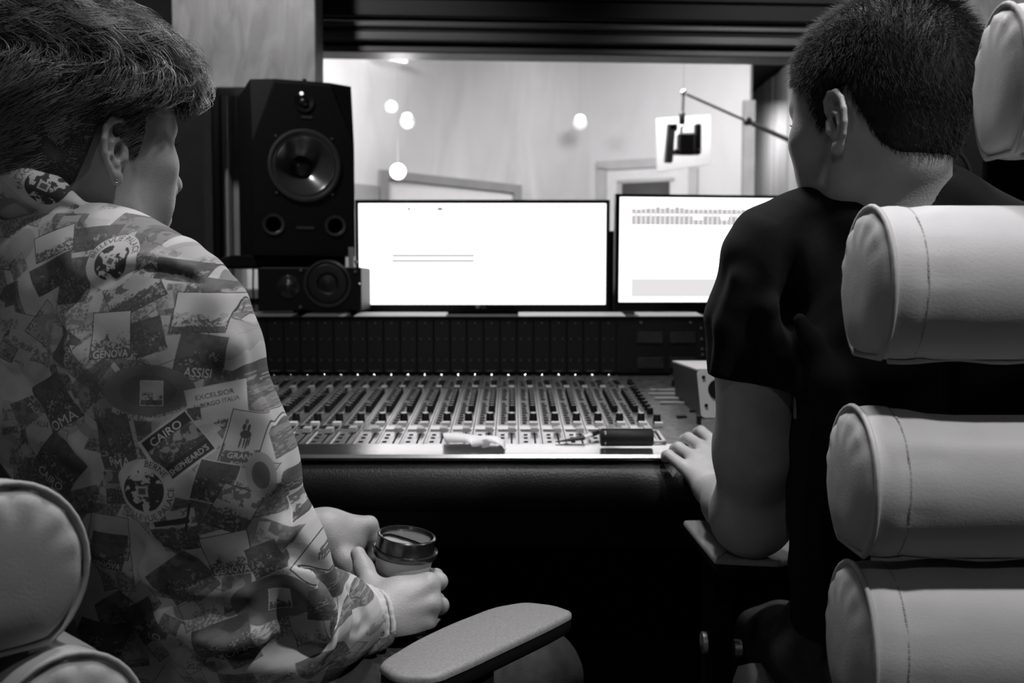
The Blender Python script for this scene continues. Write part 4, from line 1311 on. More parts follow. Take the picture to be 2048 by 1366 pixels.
HLY = [-.13, -.08, -.055, -.040, -.030, -.024, .008, .012, .026, .032, .055, .085, .11]
def hair_region(y, prof):
    return np.interp(y, HLY, prof)

def hair_cap(H, t_fn, prof, extra=None):
    """hair body: skin distance minus thickness, kept above the hairline"""
    S2 = Sculpt()
    skull = Sculpt()
    for op in H.S.ops[:3]:
        skull.ops.append(op)
    skull.ops += list(extra or [])
    def fn(P):
        l = H.loc(P)
        zl = hair_region(l[:, 1], prof)
        above = l[:, 2] - zl
        t = t_fn(l) * np.clip(above / 0.028, 0.0, 1.0) ** 0.6
        d = skull.ev(P) - t * H.s
        return np.maximum(d, -above * 0.75)
    S2.raw(fn, H.w((0, 0, .05)), .2, 0.0)
    return S2

def tubes(paths, r0, r1, sides=3):
    """paths (N, K, 3) -> verts, quads; tapered strands"""
    N, K, _ = paths.shape
    T = np.gradient(paths, axis=1)
    T /= np.linalg.norm(T, axis=2, keepdims=True) + 1e-9
    ref = np.zeros_like(T); ref[..., 2] = 1; ref[..., 0] = 0.3
    A = np.cross(T, ref); A /= np.linalg.norm(A, axis=2, keepdims=True) + 1e-9
    Bv = np.cross(T, A)
    rr = np.linspace(1, 0, K)[None, :, None]
    r0 = np.asarray(r0).reshape(-1, 1, 1) if hasattr(r0, '__len__') else r0
    R = r1 + (r0 - r1) * np.minimum(1, rr * 1.6)
    vs = []
    for i in range(sides):
        a = 2 * PI * i / sides
        vs.append(paths + (A * math.cos(a) + Bv * math.sin(a)) * R)
    V = np.stack(vs, 2)                        # N K S 3
    idx = np.arange(N * K * sides).reshape(N, K, sides)
    q = []
    for i in range(sides):
        j = (i + 1) % sides
        q.append(np.stack([idx[:, :-1, i], idx[:, :-1, j], idx[:, 1:, j], idx[:, 1:, i]], -1).reshape(-1, 4))
    return V.reshape(-1, 3), np.concatenate(q)

def skinmat(name, g):
    m = mat(name, g, 0.48, spec=0.4, noise=0.10, nscale=28, bump=0.25, bscale=420)
    b = m.node_tree.nodes['Principled BSDF']
    b.inputs['Subsurface Weight'].default_value = 0.12
    b.inputs['Subsurface Radius'].default_value = (0.006, 0.006, 0.006)
    b.inputs['Subsurface Scale'].default_value = 0.6
    return m
SKIN = skinmat('skin_pale', 0.34)
SKIN2 = skinmat('skin_tan', 0.36)
def hairmat(name, g, g2, rough=0.38):
    m = mat(name, g, rough, spec=0.5, noise=0.0, g2=g2, nscale=14)
    return m
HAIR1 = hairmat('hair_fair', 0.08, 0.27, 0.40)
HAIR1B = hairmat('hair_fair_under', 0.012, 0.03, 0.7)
HAIR2 = hairmat('hair_dark', 0.003, 0.006, 0.62)

def fingers(S_, base, joints, radii, k=0.004):
    pts = [np.array(base)] + [np.array(j) for j in joints]
    S_.chain(pts, radii, k)

def build_surface(S_, lo, hi, h, it=1):
    V, F = surface(S_, lo, hi, h)
    V = relax(V, F, it)
    return V, F

def merge(parts):
    Vs = []; Fs = []; n = 0
    for V, F in parts:
        Vs.append(V); Fs.append(F + n); n += len(V)
    return np.concatenate(Vs), np.concatenate(Fs)

def hit(S_, px, py, y0=0.80, y1=1.60):
    """depth at which the line of sight through a pixel first meets the form"""
    Y = np.linspace(y0, y1, 320)
    P = np.stack([Q(px, py, y) for y in Y])
    d = S_.ev(P)
    k = np.argmax(d < 0)
    if d[k] >= 0: return None
    return Y[k]
def onform(S_, pts, off=0.0):
    out = []; last = None
    for p in pts:
        y = hit(S_, p[0], p[1])
        if y is None: y = last
        if y is None: continue
        last = y; out.append(Q(p[0], p[1], y + off))
    return out
# ================================================================== CHAIRS
def bolster(prefix, M, W, rz, ry, parent, dip=0.0, seed=0):
    """padded roll: axis along local x from 0 to W, centred on y, z"""
    rg = np.random.RandomState(seed)
    n = 72
    xs = np.concatenate([[0.0, 0.003, 0.008, 0.015, 0.024, 0.035, 0.05, 0.07], np.linspace(0.1, W - 0.1, 12), (W - np.array([0.0, 0.003, 0.008, 0.015, 0.024, 0.035, 0.05, 0.07]))[::-1]])
    ang = np.linspace(0, 2 * PI, n, endpoint=False)
    ph = rg.rand(6) * 6
    V = []
    for x in xs:
        e = min(x, W - x)
        rr = 1.0 - 0.035 * math.exp(-(e / 0.012) ** 2) - 0.03 * math.exp(-((e - 0.036) / 0.010) ** 2)
        wr = 0.012 * math.exp(-((e - 0.04) / 0.02) ** 2)
        for a in ang:
            f = rr + wr * (math.sin(a * 9 + ph[0]) * 0.5 + math.sin(a * 17 + ph[1]) * 0.4 + math.sin(a * 29 + ph[2] + x * 60) * 0.3)
            # flatter underside with gathered hem
            z = math.sin(a) * rz * f; y = math.cos(a) * ry * f
            if dip and math.sin(a) > 0.6 and e > 0.03:
                z -= dip * (math.sin(a) - 0.6) / 0.4 * min(1, (e - 0.03) / 0.05)
            if math.sin(a) < -0.86:
                z = -0.86 * rz * f - (abs(math.sin(a)) - 0.86) * rz * 0.25
            V.append((x, y, z))
    F = []
    K = len(xs)
    for k in range(K - 1):
        for i in range(n):
            j = (i + 1) % n
            F.append((k * n + i, (k + 1) * n + i, (k + 1) * n + j, k * n + j))
    # end caps, puffed with radiating pleats
    def endcap(ring0, x0, sgn):
        base = ring0; prev = [base + i for i in range(n)]
        rows = [0.955, 0.90, 0.8, 0.65, 0.48, 0.3, 0.14]
        for q, f in enumerate(rows):
            cur = []
            for i, a in enumerate(ang):
                b = V[base + i]
                pl = 0.0022 * math.sin(a * 13 + ph[3]) * max(0, math.sin(a + 0.3)) * (f > 0.3) * math.sin(PI * min(1, (1 - f) * 3))
                x = x0 + sgn * (0.012 * (1 - f ** 4) + pl - (0.004 if q == 0 else 0))
                cur.append(len(V)); V.append((x, b[1] * f, b[2] * f))
            for i in range(n):
                j = (i + 1) % n
                F.append((prev[i], cur[i], cur[j], prev[j]) if sgn > 0 else (prev[i], prev[j], cur[j], cur[i]))
            prev = cur
        c = len(V); V.append((x0 + sgn * 0.0125, 0, 0))
        for i in range(n):
            j = (i + 1) % n
            F.append((prev[i], c, prev[j]))
    endcap(0, 0.0, -1); endcap((K - 1) * n, W, 1)
    mb = MB().add([tuple(M @ Vector(v)) for v in V], F)
    cu = obj('cushion', mb, LEATHER, parent, smooth=180)
    # piping rings + stitches as sub-parts
    for xe in (0.001, W - 0.001):
        pts = [M @ Vector((xe, math.cos(a) * ry * 0.985, max(math.sin(a), -0.86) * rz * 0.985)) for a in ang[::2]]
        obj('piping', MB().tube(pts, 0.0028, 6, closed=True), LEATHER2, cu, smooth=180)
        st = MB()
        for off in (0.030,):
            x_ = off if xe < W / 2 else W - off
            for i, a in enumerate(np.linspace(0, 2 * PI, 88, endpoint=False)):
                if math.sin(a) < -0.84: continue
                c = Vector((x_, math.cos(a) * ry * 0.968, math.sin(a) * rz * 0.968))
                T = Vector((0, -math.sin(a) * ry, math.cos(a) * rz)).normalized()
                N = Vector((0, math.cos(a), math.sin(a))).normalized()
                X = Vector((1, 0, 0))
                hx = [c + X * sx * 0.0008 + T * st_ * 0.0019 + N * (0.0002 + nn * 0.0010) for nn in (0, 1) for sx, st_ in ((-1, -1), (1, -1), (1, 1), (-1, 1))]
                st.hexa([tuple(M @ v) for v in hx])
        obj('stitching', st, THREAD, cu, kind='stuff')
    # gathered hem along the underside
    hem = [M @ Vector((x, -ry * 0.42, -0.875 * rz - 0.0015 * math.sin(x * 70))) for x in np.linspace(0.01, W - 0.01, 30)]
    obj('hem_cord', MB().tube(hem, 0.0030, 6), LEATHER2, cu, smooth=180)
    return cu

def office_chair(label, M, W, zc, yoff, xoff, radii, arm_side, head=None):
    """M: chair frame -> world. backrest rolls at y=0, seat towards +y"""
    o = M @ Vector((W / 2, 0.25, 0))
    t = thing('office_chair', label, 'chair', (o.x, o.y, 0.0), None)
    for i, z in enumerate(zc):
        Mi = M @ Matrix.Translation((xoff[i], yoff[i], z))
        bolster('cushion', Mi, W, radii[i][0], radii[i][1], t, dip=0.010 if i == 1 else 0.0, seed=i + 3)
    if head:
        hx, hy, hz, hw, hrz, hry = head
        V = []
        bolster('cushion', M @ Matrix.Translation((hx, hy, hz)), hw, hrz, hry, t, seed=9)
    # spine bars behind the rolls (towards the sitter)
    for xx in (W * 0.3, W * 0.7):
        pts = [M @ Vector((xx, yoff[i] + radii[i][1] + 0.004, z)) for i, z in enumerate(zc)]
        pts = [M @ Vector((xx, yoff[-1] + 0.09, zc[-1] - 0.18))] + pts[::-1]
        obj('back_bar', MB().tube(pts, 0.010, 10), BLKM, t, smooth=60)
    return t

# chair under the man in black
MRc = Matrix.Translation((0.292, 0.92, 0))
ry_ = 0.066
zc = [CAMZ + 0.5 * ((573 - 403) + (573 - 745)) / FPX * 0.90, 0, 0]
def zmid(a, b, Y):
    return (Q(1780, a, Y)[2] + Q(1780, b, Y)[2]) / 2, (Q(1780, a, Y)[2] - Q(1780, b, Y)[2]) / 2
z1, r1 = zmid(405, 742, 0.885); z2, r2 = zmid(820, 1138, 0.885); z3, r3 = zmid(1146, 1480, 0.885)
x1 = Q(1724, 570, 0.90)[0] + .012; x2 = Q(1699, 570, 0.90)[0] + .012; x3 = Q(1703, 570, 0.90)[0] + .012
MRc = Matrix.Translation((x2, 0.92, 0))
WR = 0.40
hz0 = (Q(2000, 335, .9)[2] + Q(2000, -10, .9)[2]) / 2
chairR = office_chair('pale leather roll-back office chair under the man in the black T-shirt', MRc, WR, [z1, z2, z3], [0.0, 0.0, 0.0], [x1 - x2, 0, x3 - x2], [(r1, ry_), (r2, ry_), (r3, ry_)], 0,
                      head=(Q(1992, 300, .9)[0] - x2 + .012, 0.0, hz0, 0.20, 0.074, 0.05))
def arm(chair, outline, zt_, thick, post_xy, mname, z_low):
    """outline: closed plan polygon at height zt_; rounded slab"""
    P = np.array(outline); c = P.mean(0)
    mb = MB()
    n = len(P)
    rings = [(0.93, 0.0), (0.975, -0.0012), (1.0, -0.004), (1.0, -0.008), (0.97, -0.0095)]
    V = []
    def inset(f):
        # inset by distance
        d = (1 - f) * 0.10
        out = []
        for i in range(n):
            e1 = P[i] - P[i - 1]; e2 = P[(i + 1) % n] - P[i]
            nn = np.array([-(e1 + e2)[1], (e1 + e2)[0]]); nn = nn / (np.linalg.norm(nn) + 1e-9)
            out.append(P[i] + nn * d)
        return out
    for f, dz in rings:
        for q in inset(f):
            V.append((q[0], q[1], zt_ + dz))
    F = [tuple(range(n)), tuple(range(5 * n - 1, 4 * n - 1, -1))]
    for k in range(4):
        for i in range(n):
            j = (i + 1) % n
            F.append((k * n + i, (k + 1) * n + i, (k + 1) * n + j, k * n + j))
    mb.add(V, F)
    pd = obj('arm_pad', mb, MATS[mname], chair, smooth=50)
    Vb = [(q[0], q[1], zt_ - dz) for f, dz in ((.985, .0095), (.99, thick - .004), (.93, thick + .004)) for q in inset(f)]
    Fb = [tuple(range(n)), tuple(range(3 * n - 1, 2 * n - 1, -1))] + [(k * n + i, (k + 1) * n + i, (k + 1) * n + (i + 1) % n, k * n + (i + 1) % n) for k in range(2) for i in range(n)]
    obj('arm_shell', MB().add(Vb, Fb), BLKM, chair, smooth=50)
    return pd
PADM = mat('arm_pad_grey', 0.19, 0.42, spec=0.5, noise=0.18, nscale=300, bump=0.25, bscale=1500)
def smooth_poly(pts, it=3, cut=0.016):
    P0 = [np.array(p, float) for p in pts]; P = []
    for i, p in enumerate(P0):
        for q in (P0[i - 1], P0[(i + 1) % len(P0)]):
            L_ = np.linalg.norm(q - p)
            if L_ > 2.6 * cut: P.append(p + (q - p) * cut / L_)
            if q is P0[i - 1]: P.append(p)
    for _ in range(it):
        out = []
        for i in range(len(P)):
            a, b = P[i], P[(i + 1) % len(P)]
            out += [a * 0.84 + b * 0.16, a * 0.16 + b * 0.84]
        P = out
    A = 0.5 * sum(P[i][0] * P[(i + 1) % len(P)][1] - P[(i + 1) % len(P)][0] * P[i][1] for i in range(len(P)))
    return P if A > 0 else P[::-1]
ZAR = 0.70
plan = [QZ(px, py, ZAR)[:2] for px, py in ((1366, 1039), (1430, 1116), (1560, 1122), (1600, 1112), (1560, 1040), (1500, 1034))]
arm(chairR, smooth_poly(plan, 2), ZAR, 0.022, None, 'arm_pad_grey', 0.45)
px0, px1 = Q(1419, 1200, 1.38)[0], Q(1467, 1200, 1.38)[0]
obj('arm_post', MB().box(px0, px1, 1.38, 1.44, 0.40, ZAR - 0.0225, bev=0.005), BLKM, chairR)
obj('arm_bracket', MB().box(px0, px1 + 0.16, 1.385, 1.435, 0.385, 0.43, bev=0.005), BLKM, chairR)
for (a, b, Y_, r_) in ((1411, 1285, 1.40, 0.0155), (1474, 1296, 1.41, 0.013)):
    c = Q(a, b, Y_)
    obj('adjusting_knob', MB().lathe([(r_ * .9, -0.006), (r_, -0.005), (r_, 0.005), (r_ * .9, 0.006)], 24, Matrix.Translation(c) @ Matrix.Rotation(PI / 2, 4, 'Y')), mat('satin_chrome', 0.85, 0.38, 0.9), chairR, smooth=40)
# seat, column, star base, castors (partly out of view)
def chair_base(t, M, W, seat_z=0.475, y0=0.10, y1=0.52):
    s = Sculpt()
    st = MB()
    pts = smooth_poly([(0.0, y0), (W, y0), (W, y1), (0.0, y1)], 3)
    n = len(pts)
    V = []
    for f, z in ((0.90, seat_z), (0.97, seat_z - 0.008), (1.0, seat_z - 0.03), (1.0, seat_z - 0.06), (0.95, seat_z - 0.08)):
        for p in pts:
            c = np.array([W / 2, (y0 + y1) / 2]); q = c + (p - c) * f
            V.append(tuple(M @ Vector((q[0], q[1], z))))
    F = [tuple(range(n)), tuple(range(5 * n - 1, 4 * n - 1, -1))]
    for k in range(4):
        for i in range(n):
            j = (i + 1) % n
            F.append((k * n + i, (k + 1) * n + i, (k + 1) * n + j, k * n + j))
    obj('seat', MB().add(V, F), LEATHER, t, smooth=60)
    c = M @ Vector((W / 2, (y0 + y1) / 2, 0))
    obj('column', MB().lathe([(0.03, 0.10), (0.03, 0.25), (0.018, 0.26), (0.018, seat_z - 0.081)], 16, Matrix.Translation((c.x, c.y, 0))), CHROME, t, smooth=40)
    for q in range(5):
        a = 2 * PI * q / 5 + 0.3
        e = (c.x + 0.26 * math.cos(a), c.y + 0.26 * math.sin(a))
        lg = obj('base_leg', MB().tube([(c.x, c.y, 0.11), (e[0], e[1], 0.075)], [0.024, 0.013], 8), CHROME, t, smooth=60)
        obj('castor', MB().lathe([(0.022, -0.022), (0.027, -0.018), (0.027, 0.018), (0.022, 0.022)], 14, Matrix.Translation((e[0], e[1], 0.0275)) @ Matrix.Rotation(a, 4, 'Z') @ Matrix.Rotation(PI / 2, 4, 'X')), BLKP, lg, smooth=40)
chair_base(chairR, Matrix.Translation((0.302, 0.92, 0)), 0.38, 0.540, 0.10, 0.42)

# chair of the man in the patterned shirt, turned and leaning back
yawL = math.radians(43)
capc = Q(12, 1150, 0.755)
RL = Matrix.Rotation(-yawL, 4, 'Z')
rightv = np.array([math.cos(yawL), -math.sin(yawL), 0]); fwdv = np.array([math.sin(yawL), math.cos(yawL), 0])
WL = 0.40
org = np.array([capc[0], capc[1], 0]) - rightv * WL
MLc = Matrix.Translation((org[0], org[1], 0)) @ RL
zm = capc[2]
chairL = office_chair('pale leather roll-back office chair under the man in the patterned shirt', MLc, WL, [zm + 0.155, zm, zm - 0.140], [-0.085, 0.0, 0.035], [0, 0, 0.02], [(0.074, 0.060), (0.0715, 0.064), (0.073, 0.066)], 0)
ZAL = 0.655
plan = [QZ(px, py, ZAL)[:2] for px, py in ((1150, 1222), (1110, 1208), (1050, 1201), (985, 1212), (900, 1245), (830, 1278), (752, 1325), (790, 1352), (872, 1352), (940, 1323), (1010, 1290), (1100, 1248))]
arm(chairL, smooth_poly(plan, 2, 1.0), ZAL, 0.024, None, 'arm_pad_grey', 0.4)
c = QZ(930, 1290, ZAL)
obj('arm_post', MB().box(-0.02, 0.02, -0.03, 0.03, 0.42, ZAL - 0.0245, Matrix.Translation((c[0], c[1], 0)) @ RL, bev=0.005), BLKM, chairL)
chair_base(chairL, MLc, 0.38, 0.47, 0.10, 0.50)

# ================================================================== PERSON IN BLACK T-SHIRT
t0_ = None
aR = math.radians(33)
pR = math.radians(7)
fR = np.array([-math.sin(aR) * math.cos(pR), math.cos(aR) * math.cos(pR), -math.sin(pR)])
HR = Head((0, 0, 0), fR, s=0.97)
earpos = Q(1664, 240, 1.075)
HR.o = earpos - HR.R @ (np.array([-.090, -.008, 0]) * HR.s)
HR.build()
SR = HR.S
nb1 = HR.w((0, -.030, -.040)); nb2 = Q(1795, 430, 1.16)
SR.cap(nb1, nb2, .050, .056, .03)
SR.cap(HR.w((0, .01, -.05)), Q(1785, 440, 1.13), .045, .054, .03)
headR = build_surface(SR, HR.o - (.17, .17, .32), HR.o + (.17, .17, .17), 0.0016, 1)
# arm and hand
SA = Sculpt()
A0 = Q(1512, 700, 1.19); A1 = Q(1512, 900, 1.23); EL = Q(1497, 1030, 1.285)
SA.cap(A0, A1, .050, .047, .02)
SA.cap(A1, EL, .047, .042, .03)
SA.sph(Q(1510, 1050, 1.275), .0350, .03)
SA.sph(Q(1535, 1030, 1.27), .026, .03)
WR_ = Q(1420, 980, 1.520)
FM = EL * 0.62 + WR_ * 0.38 + (0, 0, 0.004)
SA.cap(EL, FM, .043, .040, .03)
SA.cap(FM, WR_, .039, .025, .02)
# hand: wrist to knuckles, palm down and a little turned
K_ = {'index': Q(1424, 882, 1.670), 'middle': Q(1402, 893, 1.635), 'ring': Q(1384, 913, 1.600), 'pinky': Q(1369, 935, 1.570)}
for kk in K_:
    SA.cap(WR_ * .8 + K_[kk] * .2, K_[kk], .0165, .0108, .014)
SA.cap(Q(1415, 935, 1.60), Q(1395, 935, 1.59), .017, .015, .02)
fng = {
    'index': [(1402, 862, 1.725, .0092), (1395, 865, 1.742, .0085), (1391, 876, 1.748, .0075)],
    'middle': [(1377, 876, 1.678, .0095), (1368, 880, 1.690, .0087), (1363, 890, 1.692, .0078)],
    'ring': [(1357, 895, 1.628, .0092), (1349, 898, 1.640, .0085), (1345, 907, 1.640, .0076)],
    'pinky': [(1337, 910, 1.598, .0084), (1332, 911, 1.606, .0078), (1330, 917, 1.606, .0068)]}
for kk, ps in fng.items():
    SA.chain([K_[kk]] + [Q(a, b, c) for a, b, c, r in ps], [.0108] + [r for a, b, c, r in ps], .004)
SA.chain([Q(1432, 950, 1.57), Q(1442, 912, 1.63), Q(1440, 892, 1.67)], [.014, .0115, .009], .008)
armR = build_surface(SA, EL - (.20, .14, .08), np.array([EL[0] + .09, 1.82, A0[2] + .02]), 0.0018, 2)
# hidden torso under the shirt
ST = Sculpt()
tc = np.array([0.478, 1.165, 0])
ST.ecap(tc + (0, 0, .60), tc + (0, 0, .95), .125, .15, (0, 1, 0), .62, .04)
ST.cap(tc + (-.13, 0, 1.06), tc + (.13, 0, 1.06), .045, .045, .05)
ST.cap(nb2, tc + (0, 0, 1.0), .05, .06, .04)
torsoR = build_surface(ST, tc + (-.25, -.15, .52), tc + (.25, .15, 1.2), 0.010, 2)
V_, F_ = merge([headR, armR, torsoR])
personR = npobj('person', V_, F_, SKIN2)
tag(personR, 'short-haired person in a black T-shirt, back turned, one hand resting on the console', 'person')
# eye whites and lashes
# T-shirt
TS = Sculpt()
def tq(px, py, Y, r): return Q(px, py, Y), r * Y / FPX
TS.ecap(np.array([0.478, 1.165, .62]), np.array([0.478, 1.150, .96]), .140, .170, (0, 1, 0), .66, .05)
TS.cap(Q(1566, 500, 1.165), Q(1700, 445, 1.155), .052, .050, .05)
TS.cap(Q(1700, 445, 1.155), Q(1850, 440, 1.15), .050, .052, .05)
TS.cap(Q(1850, 440, 1.15), Q(2060, 520, 1.15), .050, .058, .05)
TS.ell(Q(1795, 440, 1.15), (.090, .075, .052), None, .03)
TS.ell(Q(1788, 428, 1.155), (.088, .082, .056), None, .02)
TS.cap(Q(1548, 520, 1.17), Q(1520, 640, 1.19), .058, .060, .04)
TS.cap(Q(1520, 640, 1.19), Q(1508, 790, 1.21), .058, .057, .03)
TS.cap(Q(2080, 540, 1.17), Q(2110, 800, 1.21), .06, .058, .04)
# sleeve opening plane (hem slants) applied only near the sleeve
hemc = Q(1508, 768, 1.205)
def hemcut(P):
    n = nrm((0.21, 0.02, 1.0))
    d = -((P - hemc) @ n)
    side = (P[:, 0] - Q(1585, 768, 1.19)[0])
    return np.maximum(d, side * 1.0)       # positive below hem and outside body
def tsh(P):
    return np.zeros(len(P))
folds = []
def ridge(S_, pts, r, k=.02, mode='add'):
    S_.chain([Q(*p) for p in pts], r, k, mode)
ridge(TS, [(1480, 560, 1.135), (1455, 660, 1.15), (1436, 755, 1.16)], .010, .02)
ridge(TS, [(1590, 470, 1.10), (1570, 620, 1.12), (1575, 780, 1.13)], .008, .02, 'sub')
ridge(TS, [(1545, 620, 1.12), (1560, 720, 1.13), (1590, 790, 1.14)], .008, .02)
ridge(TS, [(1600, 640, 1.075), (1650, 760, 1.07), (1700, 900, 1.07)], .010, .03)
TS.disp.append(lambda P: 0.0022 * np.sin(P[:, 0] * 60 + 3 * np.sin(P[:, 2] * 22)) * np.sin(P[:, 2] * 45 + P[:, 0] * 20))
# hollow below the sleeve hem
def sleeve_int(P):
    n = nrm((0.20, 0.02, 1.0))
    d = -((P - hemc) @ n)                 # >0 below the hem plane
    side = P[:, 0] - Q(1588, 768, 1.17)[0]
    return np.minimum(d, -side)           # inside removal zone when both positive
TS.raw(lambda P: -sleeve_int(P), hemc, .2, .002, 'sub')
# neck opening
NCK = Sculpt()
TSV = None
TS.cap(nb1 * .4 + nb2 * .6, nb2, .055, .0585, .014, 'sub')
TS.cap(HR.w((0, .01, -.05)), Q(1785, 440, 1.13), .049, .0565, .014, 'sub')
V_, F_ = build_surface(TS, (0.20, 1.00, 0.52), (0.78, 1.34, 1.18), 0.0035, 2)
TEEM = mat('black_cotton', 0.0055, 0.9, spec=0.15, noise=0.15, nscale=30, bump=0.25, bscale=900, sheen=0.02)
tee = npobj('t_shirt', V_, F_, TEEM, personR)
# collar band and sleeve hem as sub-parts
cbp = []
colv = Q(1800, 372, 1.15)
# trousers
TR = Sculpt()
TR.ell((0.478, 1.18, .60), (.165, .13, .10), None, .03)
TR.cap((0.42, 1.20, .585), Q(1556, 1300, 1.50), .085, .066, .04)
TR.cap(Q(1556, 1300, 1.50), (0.385, 1.60, .10), .066, .048, .03)
TR.cap((0.56, 1.20, .585), (0.60, 1.58, .56), .085, .066, .04)
TR.cap((0.60, 1.58, .56), (0.60, 1.62, .10), .066, .048, .03)
TR.disp.append(lambda P: 0.003 * np.sin(P[:, 2] * 80 + P[:, 0] * 60) * np.sin(P[:, 1] * 30))
V_, F_ = build_surface(TR, (0.26, 1.02, .05), (0.72, 1.72, .72), 0.009, 2)
JEAN = mat('dark_denim', 0.035, 0.85, spec=0.2, noise=0.2, nscale=60, bump=0.4, bscale=700)
npobj('jeans', V_, F_, JEAN, personR)
def shoe(c, yaw, person):
    s = Sculpt()
    M = np.array([[math.cos(yaw), -math.sin(yaw), 0], [math.sin(yaw), math.cos(yaw), 0], [0, 0, 1]])
    c = np.array(c, float)
    s.ecap(c + M @ (0, -.05, .035), c + M @ (0, .13, .03), .042, .040, (0, 0, 1), .75, .02)
    s.cap(c + M @ (0, -.04, .05), c + M @ (0, -.03, .10), .038, .036, .03)
    s.plane((0, 0, -1), 0.0)
    V, F = build_surface(s, c - (.2, .2, .01), c + (.2, .2, .16), 0.007, 1)
    npobj('shoe', V, F, BLKM, person)
shoe((0.385, 1.64, 0.002), 0.1, personR); shoe((0.60, 1.66, 0.002), -0.05, personR)

# hair
prof2 = [-.052, -.050, -.044, -.030, .004, .036, .036, .002, -.004, .040, .060, .080, .090]
def t2(l):
    return (0.008 + 0.007 * np.clip((l[:, 2] - .05) / .06, 0, 1)) * (1 - .6 * np.clip((l[:, 1] - .035) / .05, 0, 1))
HC = hair_cap(HR, t2, prof2, HR.S.ops[-2:])
HC.disp.append(lambda P: 0.0006 * np.sin(P[:, 0] * 900) * np.sin(P[:, 1] * 870 + P[:, 2] * 500))
V_, F_ = build_surface(HC, HR.o - (.14, .14, .12), HR.o + (.14, .14, .17), 0.0030, 1)
hairR = npobj('hair', V_, F_, HAIR2, personR)
rg = np.random.RandomState(5)
idx = rg.randint(0, len(V_), 26000)
R0 = V_[idx] + rg.randn(len(idx), 3) * 0.001
L = HR.loc(R0)
cen = np.array([0, -.012, .045])
Nn = (L - cen) / np.array([.076, .099, .086]) ** 2; Nn /= np.linalg.norm(Nn, axis=1, keepdims=True)
flow = np.stack([np.zeros(len(L)), -0.2 + 1.4 * np.clip(L[:, 2] - .09, 0, .1) * 10, -0.9 * np.ones(len(L))], 1)
flow -= Nn * (flow * Nn).sum(1)[:, None]
dirv = Nn * 0.55 + flow * 0.8 + rg.randn(*Nn.shape) * 0.20
dirv /= np.linalg.norm(dirv, axis=1, keepdims=True)
ln = (0.007 + 0.006 * rg.rand(len(L)))[:, None]
ln *= (0.5 + 0.9 * np.clip((L[:, 2:3] + .02) / .1, 0, 1)) * (1 - .5 * np.clip((L[:, 1:2] - .035) / .05, 0, 1))
p0 = L - Nn * 0.002; p1 = L + dirv * ln * .5; p2 = L + dirv * ln + flow * 0.002
paths = np.stack([HR.o + (q * HR.s) @ HR.R.T for q in (p0, p1, p2)], 1)
V_, F_ = tubes(paths, 0.00028, 0.00006)
npobj('hair_strands', V_, F_, HAIR2, hairR, kind='stuff')
# ================================================================== PERSON IN THE PATTERNED SHIRT
# ---- printed cotton: a picture drawn here with numpy, laid on the cloth
TXW, TXH, TS_ = 1000, 1130, 1.6        # cloth units (x -160..840, y 270..1400) and pixels per unit
TX0, TY0 = -160, 270
IW, IH = int(TXW * TS_), int(TXH * TS_)
rgp = np.random.RandomState(12)
def vnoise(h, w, cell, seed, octv=4):
    r = np.random.RandomState(seed); out = np.zeros((h, w), np.float32); amp = 1.0; tot = 0
    for o in range(octv):
        gh, gw = int(h / cell) + 3, int(w / cell) + 3
        g = r.rand(gh, gw).astype(np.float32)
        yy_ = np.arange(h) / cell; xx_ = np.arange(w) / cell
        iy = yy_.astype(int); ix = xx_.astype(int); fy = (yy_ - iy)[:, None]; fx = (xx_ - ix)[None]
        fy = fy * fy * (3 - 2 * fy); fx = fx * fx * (3 - 2 * fx)
        a = g[iy][:, ix]; b = g[iy][:, ix + 1]; c = g[iy + 1][:, ix]; d = g[iy + 1][:, ix + 1]
        out += amp * ((a * (1 - fx) + b * fx) * (1 - fy) + (c * (1 - fx) + d * fx) * fy)
        tot += amp; amp *= 0.55; cell = max(2, cell / 2)
    return out / tot
IMG = np.full((IH, IW), 0.46, np.float32)
IMG += (vnoise(IH, IW, 90, 1) - 0.5) * 0.25
NZ = vnoise(IH, IW, 20, 2, 5); NF = vnoise(IH, IW, 6, 3, 3)
INK = 0.055; MIDK = 0.115; LITE = 0.56

def area(cx, cy, w, h, rot):
    """local coords (-1..1) over a rotated box; returns slices, u, v (px units), mask"""
    cx = (cx - TX0) * TS_; cy = (cy - TY0) * TS_; W = w * TS_ / 2; H = h * TS_ / 2
    R = int(math.hypot(W, H) + 3)
    y0, y1 = max(0, int(cy - R)), min(IH, int(cy + R)); x0, x1 = max(0, int(cx - R)), min(IW, int(cx + R))
    if y1 <= y0 or x1 <= x0: return None
    Y, X = np.mgrid[y0:y1, x0:x1]
    c, s = math.cos(math.radians(rot)), math.sin(math.radians(rot))
    dx = X - cx; dy = Y - cy
    u = dx * c + dy * s; v = -dx * s + dy * c
    return (slice(y0, y1), slice(x0, x1)), u / W, v / H, (np.abs(u) <= W) & (np.abs(v) <= H)
def put(sl_, m, val, a=1.0):
    IMG[sl_] = np.where(m, IMG[sl_] * (1 - a) + val * a, IMG[sl_])
GLY = {}
